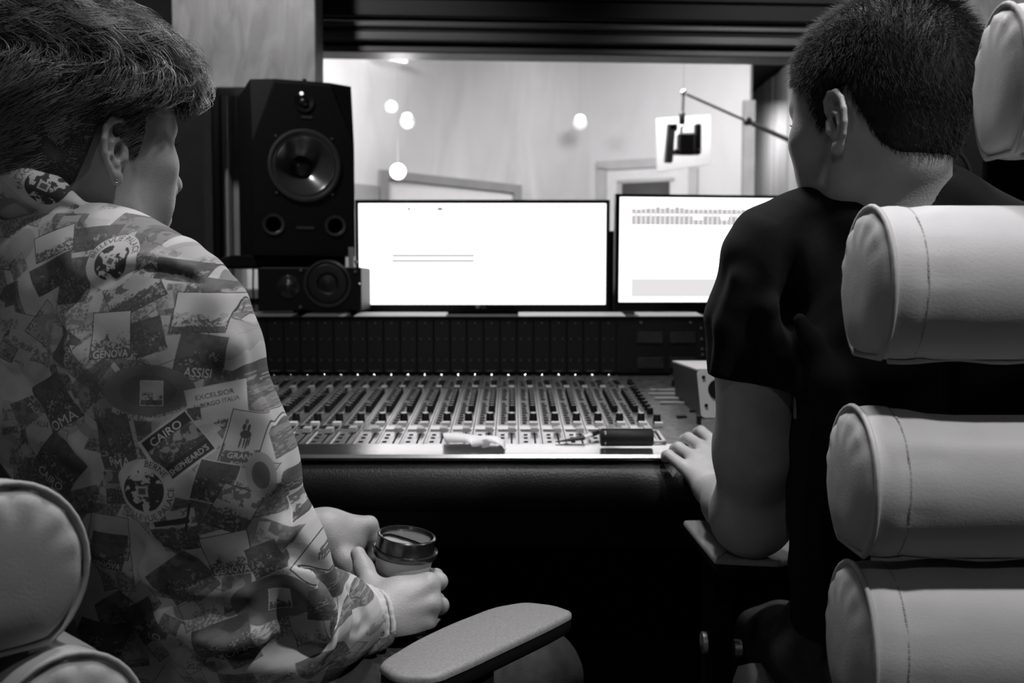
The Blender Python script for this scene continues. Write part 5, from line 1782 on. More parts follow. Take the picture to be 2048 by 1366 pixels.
def draw_text(s, cx, cy, h, rot, val, arc=None, squash=1.0):
    """letters of height h units, centred at cx, cy; arc = (radius, start angle deg, direction)"""
    if s not in GLY:
        GLY[s] = text_tris(s, 1.0)
    T, w = GLY[s]
    P = T.reshape(-1, 2).copy()
    P[:, 0] -= w / 2; P[:, 0] *= squash
    P = P * h * 1.35
    P[:, 1] = P[:, 1] - h / 2
    if arc:
        r, a0, dr = arc
        th = math.radians(a0) + P[:, 0] / r * dr
        rr = r + (P[:, 1]) * dr
        X = rr * np.sin(th); Y = -rr * np.cos(th)
        P = np.stack([X, Y], 1)
    else:
        P[:, 1] *= -1
    c, s_ = math.cos(math.radians(rot)), math.sin(math.radians(rot))
    X = (cx + P[:, 0] * c - P[:, 1] * s_ - TX0) * TS_; Y = (cy + P[:, 0] * s_ + P[:, 1] * c - TY0) * TS_
    tri = np.stack([X, Y], 1).reshape(-1, 3, 2)
    for t in tri:
        x0, y0 = np.floor(t.min(0)).astype(int); x1, y1 = np.ceil(t.max(0)).astype(int) + 1
        x0 = max(x0, 0); y0 = max(y0, 0); x1 = min(x1, IW); y1 = min(y1, IH)
        if x1 <= x0 or y1 <= y0: continue
        YY, XX = np.mgrid[y0:y1, x0:x1]
        def ed(a, b): return (b[0] - a[0]) * (YY + .5 - a[1]) - (b[1] - a[1]) * (XX + .5 - a[0])
        e0, e1, e2 = ed(t[0], t[1]), ed(t[1], t[2]), ed(t[2], t[0])
        m = ((e0 >= -.5) & (e1 >= -.5) & (e2 >= -.5)) | ((e0 <= .5) & (e1 <= .5) & (e2 <= .5))
        IMG[y0:y1, x0:x1][m] = val
def scene_card(cx, cy, w, h, rot, dark=True, border=None, horizon=0.1, seed=0, strength=1.0, text=None, tval=None, th=0.17, sky=None):
    A = area(cx, cy, w, h, rot)
    if A is None: return
    sl_, u, v, m = A
    nz = np.roll(NZ, seed * 37, 1)[sl_]; nf = np.roll(NF, seed * 53, 0)[sl_]
    base = MIDK if dark else 0.42
    put(sl_, m, base, strength)
    if sky is not None:
        put(sl_, m & (v < horizon + (nz - .5) * .5), sky, strength)
    put(sl_, m & (v > horizon - (nz - 0.5) * 1.2) & (nf > 0.47), INK * 1.4, 0.85 * strength)
    put(sl_, m & (v > horizon - 0.35) & (nz > 0.55) & (nf < 0.44), 0.30, 0.8 * strength)
    if dark:
        put(sl_, m & (v < -0.25) & (nz > 0.5), INK * 1.6, 0.8 * strength)
    if border:
        bw = 3.4 / w * 1.0; bh = 3.4 / h
        put(sl_, m & ((np.abs(u) > 1 - bw) | (np.abs(v) > 1 - bh)), INK if border == 'dark' else LITE, strength)
    if text:
        r = math.radians(rot); oy = h / 2 * (1 - th * 1.2)
        if border != 'none':
            put(sl_, m & (v > 1 - th * 2.3) & (np.abs(u) < 0.94) & (v < .96), (0.11 if dark or tval else base), 0.9 * strength)
        draw_text(text, cx - math.sin(r) * oy, cy + math.cos(r) * oy, h * th, rot, tval if tval else LITE, squash=min(1.0, w * 0.88 / (len(text) * h * th * 0.95)))
def ellipse_badge(cx, cy, rx, ry, rot, val, a=1.0, inner=None):
    A = area(cx, cy, 2 * rx, 2 * ry, rot)
    if A is None: return
    sl_, u, v, m = A
    d = u * u + v * v
    put(sl_, d <= 1, val, a)
    if inner:
        put(sl_, d <= inner[0] ** 2, inner[1], a)
def hound(cx, cy, w, h, rot, val):
    """a plain four-legged figure"""
    for (x, y, a, b) in ((0, 0, .34, .20), (-.18, -.34, .12, .16), (.10, -.30, .09, .22), (-.16, -.62, .04, .14), (-.06, -.60, .04, .14), (-.20, .40, .06, .30), (.18, .40, .06, .30), (.02, .38, .05, .28), (.30, .30, .05, .25)):
        r = math.radians(rot); X = x * w / 2; Y = y * h / 2
        ellipse_badge(cx + X * math.cos(r) - Y * math.sin(r), cy + X * math.sin(r) + Y * math.cos(r), a * w / 2, b * h / 2, rot, val)
# faint filler cards everywhere
for q in range(190):
    cx = TX0 + rgp.rand() * TXW; cy = TY0 + rgp.rand() * TXH
    k_ = rgp.rand()
    w, h = 60 + rgp.rand() * 50, 55 + rgp.rand() * 55; rot = rgp.randn() * 25
    if k_ < 0.2:
        ellipse_badge(cx, cy, w / 2, h / 2.4, rot, 0.26 + .1 * rgp.rand(), .8, (.6, .4))
    else:
        scene_card(cx, cy, w, h, rot, dark=k_ > .62, border='dark' if k_ < .5 else None, horizon=rgp.randn() * .3, seed=q, strength=0.72, sky=0.38 if k_ < .7 else None)
for q in range(120):
    cx = TX0 + rgp.rand() * TXW; cy = TY0 + rgp.rand() * TXH
    scene_card(cx, cy, 24 + rgp.rand() * 26, 24 + rgp.rand() * 30, rgp.randn() * 35, dark=q % 3 == 0, border='dark' if q % 4 == 1 else None, horizon=rgp.randn() * .3, seed=q + 7, strength=0.6, sky=0.42)
for q in range(26):      # small rows of lettering among the cards
    cx = TX0 + rgp.rand() * TXW; cy = TY0 + rgp.rand() * TXH
    draw_text(('GENOVA', 'ROMA', 'PALACE', 'BERNE', 'CAIRO', 'ITALIA')[q % 6], cx, cy, 10 + 4 * rgp.rand(), rgp.randn() * 25, INK * 2 if q % 2 else 0.5)
def roundel(cx, cy, R, rot, words, a0, dark_inner=True):
    ellipse_badge(cx, cy, R, R, 0, 0.50)
    A = area(cx, cy, 2 * R * .66, 2 * R * .66, rot); sl_, u, v, m = A
    d = u * u + v * v
    nz = NZ[sl_]; nf = NF[sl_]
    put(sl_, (d < 1) & (nz + 0.25 * np.abs(u) + .12 * v > 0.58), INK)
    put(sl_, (d < 1) & (np.abs(u - .15) < .45) & (np.abs(v - .1) < .5) & (nf > .52), INK)
    put(sl_, (np.abs(u + .05) < .28) & (np.abs(v) < .25), 0.45); put(sl_, (np.abs(u + .05) < .18) & (np.abs(v) < .15), INK * 2)
    for wd_, ang, dr in words:
        rr = R * .87
        draw_text(wd_, cx, cy, R * .21, rot, INK, arc=(rr, ang, dr))
    for k_ in range(5):
        draw_text('IIIII', cx + R * .36 * math.cos(math.radians(rot)), cy + R * (.14 + .1 * k_) , R * .07, rot - 20, INK)
scene_card(45, 480, 95, 60, -22, False, 'dark', .3, 3, sky=.5)
scene_card(60, 545, 110, 60, -25, True, None, 0, 5)
scene_card(140, 470, 90, 55, -8, True, None, .1, 6)
scene_card(395, 575, 70, 40, 12, True, None, .1, 8)
scene_card(265, 585, 110, 75, -32, True, 'dark', .2, 9, sky=.42)
scene_card(345, 420 + 120, 90, 45, 8, True, None, .1, 12)
scene_card(118, 560, 90, 95, -5, True, None, -.2, 14, strength=.85)
scene_card(305, 672, 62, 70, -18, True, None, -.3, 15)
scene_card(232, 668, 82, 92, -4, False, 'dark', .25, 16, text='GENOVA', tval=.55, sky=.46)
scene_card(395, 625, 100, 82, 1, False, 'dark', .35, 17, text='MADRID PALACE', tval=INK, th=.14, sky=.47)
scene_card(402, 712, 88, 88, 9, True, None, .0, 18, text='ASSISI', th=.22)
scene_card(478, 758, 60, 46, -30, True, None, .0, 19)
scene_card(190, 775, 130, 60, -38, True, None, 0, 20, strength=.7)
ellipse_badge(308, 778, 86, 52, 2, 0.16, 1, (.62, .13)); 
scene_card(315, 782, 44, 50, 2, False, 'light', .2, 21, text='ZIB', th=.2, tval=INK)
draw_text('BELLEVUE PALACE BERNE', 306, 690, 11, 0, .5, arc=(142, 180, -1), squash=.86)
A = area(432, 806, 106, 74, -10); put(A[0], A[3], .50)
draw_text('EXCELSIOR', 426, 789, 10, -10, INK); draw_text('ALBERGO ITALIA', 430, 805, 9, -12, INK, squash=.9); draw_text('FIRENZE', 455, 842, 9, -5, INK)
scene_card(392, 826, 24, 26, -8, True, None, 0, 22)
scene_card(222, 885, 112, 108, -11, True, None, -.1, 23, text='ROMA', th=.19)
A = area(360, 890, 112, 104, -37); put(A[0], A[3], .52)
scene_card(362, 888, 102, 94, -37, True, None, .0, 24); 
A = area(362, 888, 102, 94, -37); put(A[0], A[3] & (A[2] < -.55), INK); put(A[0], A[3] & (A[2] > .45), INK)
put(A[0], A[3] & (A[2] > -.5) & (A[2] < .2) & (NZ[A[0]] > .52), .33)
draw_text('CAIRO', 340, 862, 17, -37, .55); draw_text("SHEPHEARD'S", 385, 915, 12, -37, .5, squash=.85)
A = area(482, 880, 76, 112, 13); put(A[0], A[3], .50)
scene_card(482, 878, 70, 106, 13, False, 'dark', .45, 25, sky=.44)
hound(484, 872, 62, 84, 13, .09)
A = area(478, 922, 66, 30, 13); put(A[0], A[3], .13); draw_text('GRAND', 479, 915, 11, 13, .55); draw_text('ROME', 474, 930, 9, 13, .5)
scene_card(432, 962, 74, 84, 17, True, 'light', -.2, 26)
scene_card(462, 1022, 78, 92, 30, True, 'dark', .2, 27, sky=.33)
ellipse_badge(512, 957, 27, 48, -8, .30, 1, (.6, .12))
draw_text('EUROPA', 512, 962, 8, -8, INK, arc=(40, 150, -1))
scene_card(208, 990, 66, 70, -3, True, None, .1, 28, sky=.3)
scene_card(350, 1058, 96, 90, -6, True, None, -.1, 29, sky=.45)
for q in ((348, 1040, 70, -8), (380, 1030, 5, 70)):
    A = area(q[0], q[1], q[2] if q[2] > 10 else 5, 12 if q[2] > 10 else 60, q[3] if q[2] > 10 else 12); put(A[0], A[3], INK)
scene_card(570, 985, 50, 50, 5, True, None, .1, 30); scene_card(580, 1040, 60, 60, -12, True, 'light', .3, 31, sky=.45)
scene_card(443, 1118, 86, 92, -6, False, 'dark', .25, 32, text='GENOVA', tval=.55, sky=.42)
scene_card(512, 1138, 60, 70, -18, True, None, -.3, 33)
scene_card(345, 1170, 110, 90, -35, True, None, 0, 34, strength=.8)
ellipse_badge(525, 1232, 84, 54, 3, .15, 1, (.62, .12)); scene_card(530, 1236, 44, 50, 3, False, 'light', .2, 35, text='ZIB', th=.2, tval=INK)
draw_text('BELLEVUE PALACE', 520, 1150, 11, 0, .42, arc=(140, 190, -1), squash=.9)
A = area(606, 1162, 74, 78, 38); put(A[0], A[3], .40); put(A[0], A[3] & ((np.abs(A[1]) > .93) | (np.abs(A[2]) > .93)), INK); hound(604, 1162, 46, 52, 12, .10)
scene_card(620, 1262, 70, 80, 10, True, None, -.1, 36, sky=.12); scene_card(430, 1310, 110, 90, -15, True, None, -.1, 37, text='ROMA', th=.2)
scene_card(660, 1120, 60, 60, 30, True, 'dark', 0, 38, sky=.4); scene_card(690, 1230, 50, 70, 20, True, 'dark', 0, 39, sky=.4)
scene_card(60, 820, 110, 110, -30, True, None, -.3, 40, text='ROMA', th=.2); scene_card(60, 950, 110, 90, 32, True, None, 0, 41, text='CAIRO', th=.2)
scene_card(240, 1290, 110, 90, -35, True, None, 0, 42, text='CAIRO', th=.22); scene_card(170, 1130, 70, 80, 12, True, None, 0, 43, text='GENOVA', th=.16)
scene_card(120, 700, 90, 70, -60, True, None, 0, 44, text='GENOVA', th=.16); scene_card(140, 1330, 100, 80, 20, True, None, 0, 45, text='ROMA', th=.2)
roundel(297, 976, 64, 0, (('BERNE', 30, 1), ('BELLEVUE PALACE', 158, -1)), 0)
roundel(205, 522, 58, 20, (('BELLEVUE PALACE', -25, 1),), 0)
roundel(-10, 352, 58, 25, (('PALACE BERNE', -60, 1), ('HOTEL', 40, 1)), 0)
IMG = np.clip(IMG + (rgp.rand(IH, IW).astype(np.float32) - .5) * .02, 0.02, 0.75)
img = bpy.data.images.new('shirt_print', IW, IH, alpha=False, float_buffer=True)
img.colorspace_settings.name = 'Non-Color'
buf = np.ones((IH, IW, 4), np.float32); buf[..., :3] = IMG[::-1, :, None]
img.pixels.foreach_set(buf.ravel()); img.update(); img.pack()

SHM = bpy.data.materials.new('printed_cotton'); SHM.use_nodes = True
nt = SHM.node_tree; b = nt.nodes['Principled BSDF']
b.inputs['Roughness'].default_value = 0.85; b.inputs['Specular IOR Level'].default_value = 0.2
uvn = nt.nodes.new('ShaderNodeUVMap'); uvn.uv_map = 'cloth'
it_ = nt.nodes.new('ShaderNodeTexImage'); it_.image = img; it_.extension = 'REPEAT'
nt.links.new(uvn.outputs[0], it_.inputs[0])
nt.links.new(it_.outputs[0], b.inputs['Base Color'])
nz_ = nt.nodes.new('ShaderNodeTexNoise'); nz_.inputs['Scale'].default_value = 900
bp = nt.nodes.new('ShaderNodeBump'); bp.inputs['Strength'].default_value = 0.15; bp.inputs['Distance'].default_value = 0.001
tc_ = nt.nodes.new('ShaderNodeTexCoord'); nt.links.new(tc_.outputs['Object'], nz_.inputs['Vector'])
nt.links.new(nz_.outputs['Fac'], bp.inputs['Height']); nt.links.new(bp.outputs['Normal'], b.inputs['Normal'])
b.inputs['Subsurface Weight'].default_value = 0.0
YREF = 0.925

def cloth_uv(me, V):
    """flat-cut cloth: the print runs over the x-z plane of the garment"""
    ux = 1024 + FPX * V[:, 0] / YREF
    uy = 573 + FPX * (CAMZ - V[:, 2]) / YREF
    U = np.stack([(ux - TX0) / TXW, 1 - (uy - TY0) / TXH], 1)
    uv = me.uv_layers.new(name='cloth')
    li = np.zeros(len(me.loops), np.int32); me.loops.foreach_get('vertex_index', li)
    uv.data.foreach_set('uv', U[li].astype(np.float32).ravel())

# ---- head
aL = math.radians(50); pL = math.radians(2)
fL = np.array([math.cos(aL) * math.cos(pL), math.sin(aL) * math.cos(pL), -math.sin(pL)])
HLd = Head((0, 0, 0), fL, s=1.0)
HLd.o = Q(236, 298, 1.075) - HLd.R @ np.array([.088, -.008, 0])
HLd.build()
SL = HLd.S
nl1 = HLd.w((0, -.045, -.045)); nl2 = Q(100, 450, 1.15)
SL.cap(nl1, nl2, .056, .062, .03)
SL.cap(HLd.w((0, .020, -.055)), Q(190, 480, 1.14), .042, .055, .03)
SL.sph(HLd.w((.083, -.012, -.040)) , .0012, .0)   # tiny ear stud seat
headL = build_surface(SL, HLd.o - (.20, .18, .26), HLd.o + (.17, .17, .17), 0.0017, 2)

# ---- his hand round the cup, and the other hand behind it
SHA = Sculpt()
wrL = Q(742, 1236, 1.235)
cuffc = Q(690, 1240, 1.20)
SHA.cap(Q(600, 1245, 1.13), wrL, .036, .028, .02)
mcp = {'index': Q(858, 1168, 1.272), 'middle': Q(862, 1207, 1.262), 'ring': Q(851, 1243, 1.262), 'pinky': Q(832, 1272, 1.270)}
for kk, f_ in (('index', .0145), ('middle', .0140), ('ring', .0135), ('pinky', .0125)):
    SHA.cap(wrL + (0, 0, 0), mcp[kk], .021, f_, .018)
SHA.cap(Q(790, 1195, 1.262), Q(800, 1250, 1.252), .020, .020, .03)
SHA.cap(Q(765, 1195, 1.27), Q(840, 1175, 1.285), .0150, .0135, .02)
fL_ = {'index': [(878, 1163, 1.300, .0110), (872, 1152, 1.345, .0095), (850, 1146, 1.378, .0085), (826, 1142, 1.392, .0075)],
       'middle': [(880, 1211, 1.290, .0112), (874, 1200, 1.340, .0097), (850, 1190, 1.376, .0085), (824, 1186, 1.388, .0075)],
       'ring': [(868, 1250, 1.290, .0105), (866, 1240, 1.338, .0092), (844, 1228, 1.372, .0082), (820, 1222, 1.384, .0075)],
       'pinky': [(846, 1280, 1.298, .0095), (846, 1272, 1.338, .0085), (830, 1260, 1.366, .0075), (812, 1254, 1.376, .0070)]}
for kk, ps in fL_.items():
    SHA.chain([mcp[kk]] + [Q(a, b_, c) for a, b_, c, r in ps], [.0125] + [r for a, b_, c, r in ps], .005)
# thumb
SHA.chain([Q(752, 1222, 1.255), Q(744, 1178, 1.272), Q(728, 1138, 1.292), Q(716, 1108, 1.305)], [.020, .0150, .0118, .0100], .010)
SHA.cap(Q(752, 1195, 1.262), Q(800, 1190, 1.270), .013, .012, .02)
# tendons
for kk in ('index', 'middle', 'ring'):
    a = wrL * .35 + mcp[kk] * .65
    SHA.cap(a + (0, -.0135, .003), mcp[kk] + (0, -.010, .002), .0035, .0045, .010)
SHA.cap(Q(756, 1196, 1.245), Q(788, 1193, 1.25), .0035, .003, .010)
handL = build_surface(SHA, Q(590, 1290, 1.10) - (.01, .02, .035), np.array([Q(900, 1100, 1.40)[0] + .01, 1.42, Q(700, 1080, 1.30)[2] + .01]), 0.0016, 2)
# other arm: forearm in from the side, wrist bent, fingers falling behind the cup
SB = Sculpt()
e0_ = Q(500, 1060, 1.36); w0_ = Q(650, 1062, 1.40)
SB.cap(e0_, w0_, .040, .027, .02)
kn = [Q(738, 1050, 1.415), Q(728, 1058, 1.435), Q(716, 1068, 1.455), Q(702, 1078, 1.47)]
for q_, k_ in enumerate(kn):
    SB.cap(w0_, k_, .0230, .0130, .018)
SB.cap(Q(665, 1075, 1.40), Q(700, 1090, 1.405), .024, .020, .025)
for q_, k_ in enumerate(kn):
    tip = [k_ + (.008 - .004 * q_, .004, -.018), k_ + (.004 - .008 * q_, .010, -.045), k_ + (-.012 - .006 * q_, .012, -.062)]
    SB.chain([k_] + tip, [.0120, .0102, .0090, .0078], .005)
SB.chain([Q(668, 1085, 1.385), Q(690, 1120, 1.375), Q(706, 1150, 1.372)], [.018, .0135, .0105], .012)
handL2 = build_surface(SB, np.array([e0_[0] - .05, 1.30, Q(700, 1200, 1.40)[2] - .02]), np.array([Q(790, 1050, 1.45)[0], 1.53, Q(600, 1000, 1.4)[2] + .03]), 0.0019, 2)
# hidden torso
tL = np.array([-.47, 1.12, 0]); rl = np.array([.70, -.71, 0]); fl_ = np.array([.71, .70, 0])
SX = Sculpt()
SX.ecap(tL + (0, 0, .60), tL + (0, 0, .97), .11, .14, fl_, .6, .04)
SX.cap(tL + rl * .13 + (0, 0, 1.02), tL - rl * .13 + (0, 0, 1.02), .04, .04, .05)
SX.cap(nl2, tL + (0, 0, .95), .05, .06, .04)
torsoL = build_surface(SX, tL + (-.25, -.25, .5), tL + (.25, .25, 1.14), .011, 2)
V_, F_ = merge([headL, handL, handL2, torsoL])
personL = npobj('person', V_, F_, SKIN)
tag(personL, 'wavy-haired person in a printed postcard shirt, seated and holding a lidded paper cup', 'person')

# ---- shirt
SS = Sculpt()
SS.ecap(tL + (-.02, 0, .56), tL + (0, 0, .96), .155, .175, fl_, .68, .05)
sh_ = Q(300, 560, 1.015)
SS.cap(Q(60, 518, 1.12), Q(215, 588, 1.055), .060, .070, .05)
SS.cap(Q(215, 592, 1.055), Q(316, 660, 1.01), .072, .082, .05)
SS.cap(Q(60, 518, 1.12), Q(-150, 520, 1.20), .06, .065, .05)
# chest front bulging past the armhole seam
SS.cap(Q(330, 560, 1.12), Q(392, 650, 1.12), .040, .044, .05)
SS.cap(Q(392, 650, 1.12), Q(400, 800, 1.12), .044, .06, .05)
# sleeve
SS.cap(Q(318, 645, 1.01), Q(338, 740, 1.00), .084, .0890, .03)
SS.cap(Q(338, 740, 1.00), Q(398, 930, 1.00), .0885, .092, .03)
SS.cap(Q(398, 930, 1.00), Q(470, 1140, 1.03), .092, .092, .03)
SS.cap(Q(470, 1140, 1.03), Q(505, 1235, 1.06), .090, .085, .03)
SS.cap(Q(505, 1225, 1.06), Q(660, 1236, 1.165), .080, .052, .04)
SS.cap(Q(650, 1236, 1.155), Q(706, 1240, 1.205), .050, .0395, .03)
# lower hem of the shirt over the lap
SS.ecap(Q(560, 1400, 1.16), Q(760, 1316, 1.26), .05, .028, (0, 0, 1), .7, .03)
SS.cap(Q(300, 1420, 1.12), Q(560, 1400, 1.16), .09, .06, .05)
# collar
SS.cap(nl1 * .25 + nl2 * .75 + (0, 0, -.005), nl2 + (0, 0, -.02), .066, .085, .02)
SS.chain([Q(-60, 372, 1.07), Q(0, 366, 1.05), Q(60, 368, 1.045), Q(104, 386, 1.05), Q(134, 412, 1.06), Q(160, 440, 1.09)], [.018, .019, .019, .016, .012, .009], .012)
SS.cap(Q(-40, 410, 1.09), Q(110, 440, 1.09), .024, .022, .02)
SS.chain([Q(-60, 396, 1.02), Q(0, 384, 1.022), Q(50, 392, 1.022), Q(100, 412, 1.03), Q(150, 420, 1.05)], .0028, .006, 'sub')
# folds and seams
BASE = Sculpt(); BASE.ops = list(SS.ops)
def fold(pts, r, k=.02, mode='add'):
    off = r * .45 if mode == 'add' else -r * .45
    if r < .004: off = 0
    SS.chain(onform(BASE, pts, off), r, k, mode)
# crease between sleeve and back
fold([(128, 600, .985), (140, 720, .975), (165, 860, .965), (200, 980, .965), (255, 1110, .97), (330, 1230, .985), (400, 1330, 1.0)], .013, .03, 'sub')
# armhole seam
fold([(120, 612, .965), (170, 580, .945), (225, 552, .935), (262, 536, .935), (300, 535, .94), (345, 540, .95), (380, 553, .965), (415, 580, .99), (445, 625, 1.02), (470, 668, 1.05)], .0028, .008, 'sub')
fold([(262, 527, .942), (300, 524, .945), (345, 530, .955), (380, 540, .975)], .004, .012)
# sleeve folds
fold([(420, 600, .97), (450, 700, .97), (500, 830, .98), (540, 960, .985)], .006, .03)
fold([(150, 640, .945), (165, 720, .925), (190, 800, .92)], .008, .03)
fold([(300, 1130, .935), (380, 1190, .94), (470, 1210, .955)], .011, .03)
fold([(260, 1080, .935), (350, 1150, .925), (440, 1160, .94)], .008, .03, 'sub')
fold([(330, 1240, .96), (430, 1270, .96), (540, 1260, .985)], .012, .03)
fold([(360, 1225, .94), (450, 1240, .95), (540, 1225, .97)], .008, .025, 'sub')
fold([(560, 1080, 1.03), (600, 1150, 1.05), (640, 1220, 1.08)], .010, .03)
fold([(590, 1100, 1.06), (640, 1160, 1.09), (676, 1210, 1.12)], .007, .025, 'sub')
fold([(630, 1180, 1.09), (640, 1240, 1.09), (650, 1290, 1.12)], .008, .02)
fold([(560, 1180, 1.0), (570, 1240, 1.0), (600, 1290, 1.03)], .008, .025, 'sub')
fold([(450, 1300, 1.0), (560, 1310, 1.02), (650, 1290, 1.07)], .005, .02, 'sub')
# back folds
fold([(20, 700, 1.0), (60, 780, .99), (120, 850, .98), (165, 900, .975)], .012, .03)
fold([(0, 745, .99), (60, 830, .985), (150, 925, .98)], .005, .03, 'sub')
fold([(90, 560, .99), (60, 700, .985), (20, 850, .99)], .005, .03, 'sub')
fold([(130, 960, .985), (200, 1060, .985), (240, 1160, .99)], .010, .03)
fold([(100, 1100, 1.0), (190, 1180, 1.0), (290, 1290, 1.0)], .005, .03, 'sub')
fold([(100, 1190, 1.0), (200, 1260, 1.0), (330, 1340, 1.0)], .012, .03)
# cuff band folds
for dx in (0, 12, 26):
    fold([(700 + dx * .8, 1182 + dx, 1.20), (712 + dx * .8, 1220 + dx, 1.185), (706 + dx * .6, 1262, 1.195)], .0035, .008, 'sub')
SS.disp.append(lambda P: 0.0016 * np.sin(P[:, 0] * 55 + 4 * np.sin(P[:, 2] * 14)) * np.sin(P[:, 2] * 38 + P[:, 0] * 25) + 0.0008 * np.sin(P[:, 2] * 120 + 5 * np.sin(P[:, 0] * 30)))
_c = Q(706, 1240, 1.205); _d = nrm(_c - Q(650, 1236, 1.155)); _c = _c + _d * .030
_a = nrm(np.cross(_d, (0, 0, 1))); _b = np.cross(_d, _a)
for _o, _r, _t in ((0, .0395, .0036), (-.017, .0425, .0030)):
    ring = [_c + _d * (_o + .003 * math.sin(3 * t)) + (_a * math.cos(t) + _b * math.sin(t)) * (_r + .0012 * math.sin(5 * t)) for t in np.linspace(0, 2 * PI, 28)]
    SS.chain(ring, _t, .005)
# openings: neck and cuff
SS.cap(nl1, nl2, .0575, .064, .004, 'sub')
SS.cap(HLd.w((0, .020, -.055)), Q(190, 480, 1.14), .0435, .056, .004, 'sub')
cend = Q(706, 1240, 1.205);  cd = nrm(cend - Q(650, 1236, 1.155))
SS.cap(cend + cd * .018, cend + cd * .12, .0335, .0335, .003, 'sub')
V_, F_ = build_surface(SS, (-.72, .83, .50), (-.06, 1.36, 1.19), 0.0030, 2)
shirt = npobj('shirt', V_, F_, SHM, personL)
cloth_uv(shirt.data, V_)
# ---- jeans
TJ = Sculpt()
TJ.ell(tL + (.02, .02, .545), (.17, .15, .09), None, .03)
TJ.cap(tL + rl * .10 + (0.04, .04, .555), Q(1062, 1352, 1.42), .088, .068, .04)
kneeL = Q(1062, 1352, 1.42)
TJ.cap(kneeL, kneeL + (.03, .03, -.42), .068, .050, .03)
k2_ = np.array([-.22, 1.66, .50])
TJ.cap(tL - rl * .10 + (0.04, .04, .555), k2_, .088, .068, .04)
TJ.cap(k2_, k2_ + (.04, .0, -.40), .068, .05, .03)
TJ.disp.append(lambda P: 0.003 * np.sin(P[:, 2] * 70 + P[:, 0] * 50) * np.sin(P[:, 1] * 35 + P[:, 0] * 30))
V_, F_ = build_surface(TJ, (-.70, .92, .04), (.16, 1.78, .70), .009, 2)
npobj('jeans', V_, F_, JEAN, personL)
shoe((kneeL[0] + .03, kneeL[1] + .07, .002), -.6, personL); shoe((k2_[0] + .04, k2_[1] + .05, .002), -.4, personL)
# ear stud and eyelashes
obj('ear_stud', MB().lathe([(0.0005, -0.0022), (0.0020, -0.001), (0.0020, 0.001), (0.0005, 0.0022)], 12, Matrix.Translation(HLd.w((.0885, -.0095, -.0345)))), CHROME, personL, smooth=180)
def lashes(H, s, par):
    mb = MB()
    for t in np.linspace(-1, 1, 13):
        a = np.array([s * (.031 + .011 * t), .0885 - .003 * t * t - .004 * max(0, t), .0235])
        b2 = a + (s * .0015 * t, .0055, -.0010); c2 = a + (s * .0028 * t, .0095, .0010)
        mb.tube([H.w(a), H.w(b2), H.w(c2)], [.00035, .00028, .0001], 4)
    obj('eyelash', mb, HAIR2, par, kind='stuff')
    bm_ = MB()
    rgb = random.Random(3)
    for t in np.linspace(0, 1, 60):
        a = np.array([s * (.014 + .030 * t), .1005 - .016 * t * t, .0375 + .004 * math.sin(t * 2.6) + rgb.uniform(-.002, .002)])
        bm_.tube([H.w(a), H.w(a + np.array([s * .004, .0010 - .004 * t, .0012]))], [.0004, .0001], 3)
    obj('eyebrow', bm_, HAIR2, par, kind='stuff')
for s_ in (-1, 1):
    lashes(HLd, s_, personL); lashes(HR, s_, personR)

# ---- wavy hair
prof1 = [-.050, -.050, -.046, -.038, -.010, .034, .034, -.004, -.006, .040, .058, .080, .086]
def t1(l):
    top = np.clip((l[:, 2] - .04) / .07, 0, 1)
    frt = np.clip((l[:, 1] - .03) / .06, 0, 1)
    bk = np.clip((-l[:, 1] - .02) / .06, 0, 1)
    wav = 0.5 + 0.5 * np.sin(l[:, 0] * 90 + 5 * np.sin(l[:, 1] * 40)) * np.sin(l[:, 1] * 70 + 3 * np.sin(l[:, 2] * 50))
    return 0.010 + top * 0.024 * (1 - .45 * frt) + bk * .008 + wav * (0.003 + top * .006)
HC1 = hair_cap(HLd, t1, prof1, HLd.S.ops[-3:-1])
# quiff hanging over the brow
for (a, b_, r) in (((-.03, .075, .118), (.03, .085, .115), .022), ((.03, .085, .112), (.050, .075, .100), .018), ((.0, .095, .112), (.035, .102, .100), .016), ((.036, .100, .096), (.040, .098, .086), .011)):
    HC1.cap(HLd.w(a), HLd.w(b_), r, r, .02)
V_, F_ = build_surface(HC1, HLd.o - (.18, .18, .14), HLd.o + (.18, .18, .22), 0.0030, 1)
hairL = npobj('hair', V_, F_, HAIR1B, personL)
rg = np.random.RandomState(8)
NS = 19000
idx = rg.randint(0, len(V_), NS)
L = HLd.loc(V_[idx])
cen = np.array([0, -.012, .045])
def hflow(L):
    """combing direction in the head frame"""
    top = np.clip((L[:, 2] - .070) / .035, 0, 1)[:, None]
    side = np.array([0.0, -0.85, -0.62])
    sx = np.sign(L[:, 0:1])
    tp = np.concatenate([0.55 + 0 * L[:, :1], 0.65 + 0 * L[:, :1], 0.05 + 0 * L[:, :1]], 1)
    fr = np.clip((L[:, 1] - .085) / .03, 0, 1)[:, None]
    tp = tp * (1 - fr) + fr * np.array([0.65, 0.15, -0.62])
    f = side * (1 - top) + tp * top
    return f
K = 12
LEN = (0.030 + 0.035 * np.clip((L[:, 2] - .05) / .05, 0, 1)) * (0.7 + .6 * rg.rand(NS))
LEN *= np.clip((L[:, 2] + .075) / .05, .25, 1) * (1 - .35 * np.clip((L[:, 1] - .05) / .04, 0, 1))
cl = np.floor(L / .014)                      # clumps share phase
hsh = np.sin(cl @ np.array([12.9898, 78.233, 37.719])) * 43758.5453
phs = (hsh - np.floor(hsh)) * 2 * PI
hs2 = phs * 7.3
P = L.copy(); out = [P.copy()]
off0 = (((P - cen) / np.array([.076, .099, .086])) ** 2).sum(1) ** .5
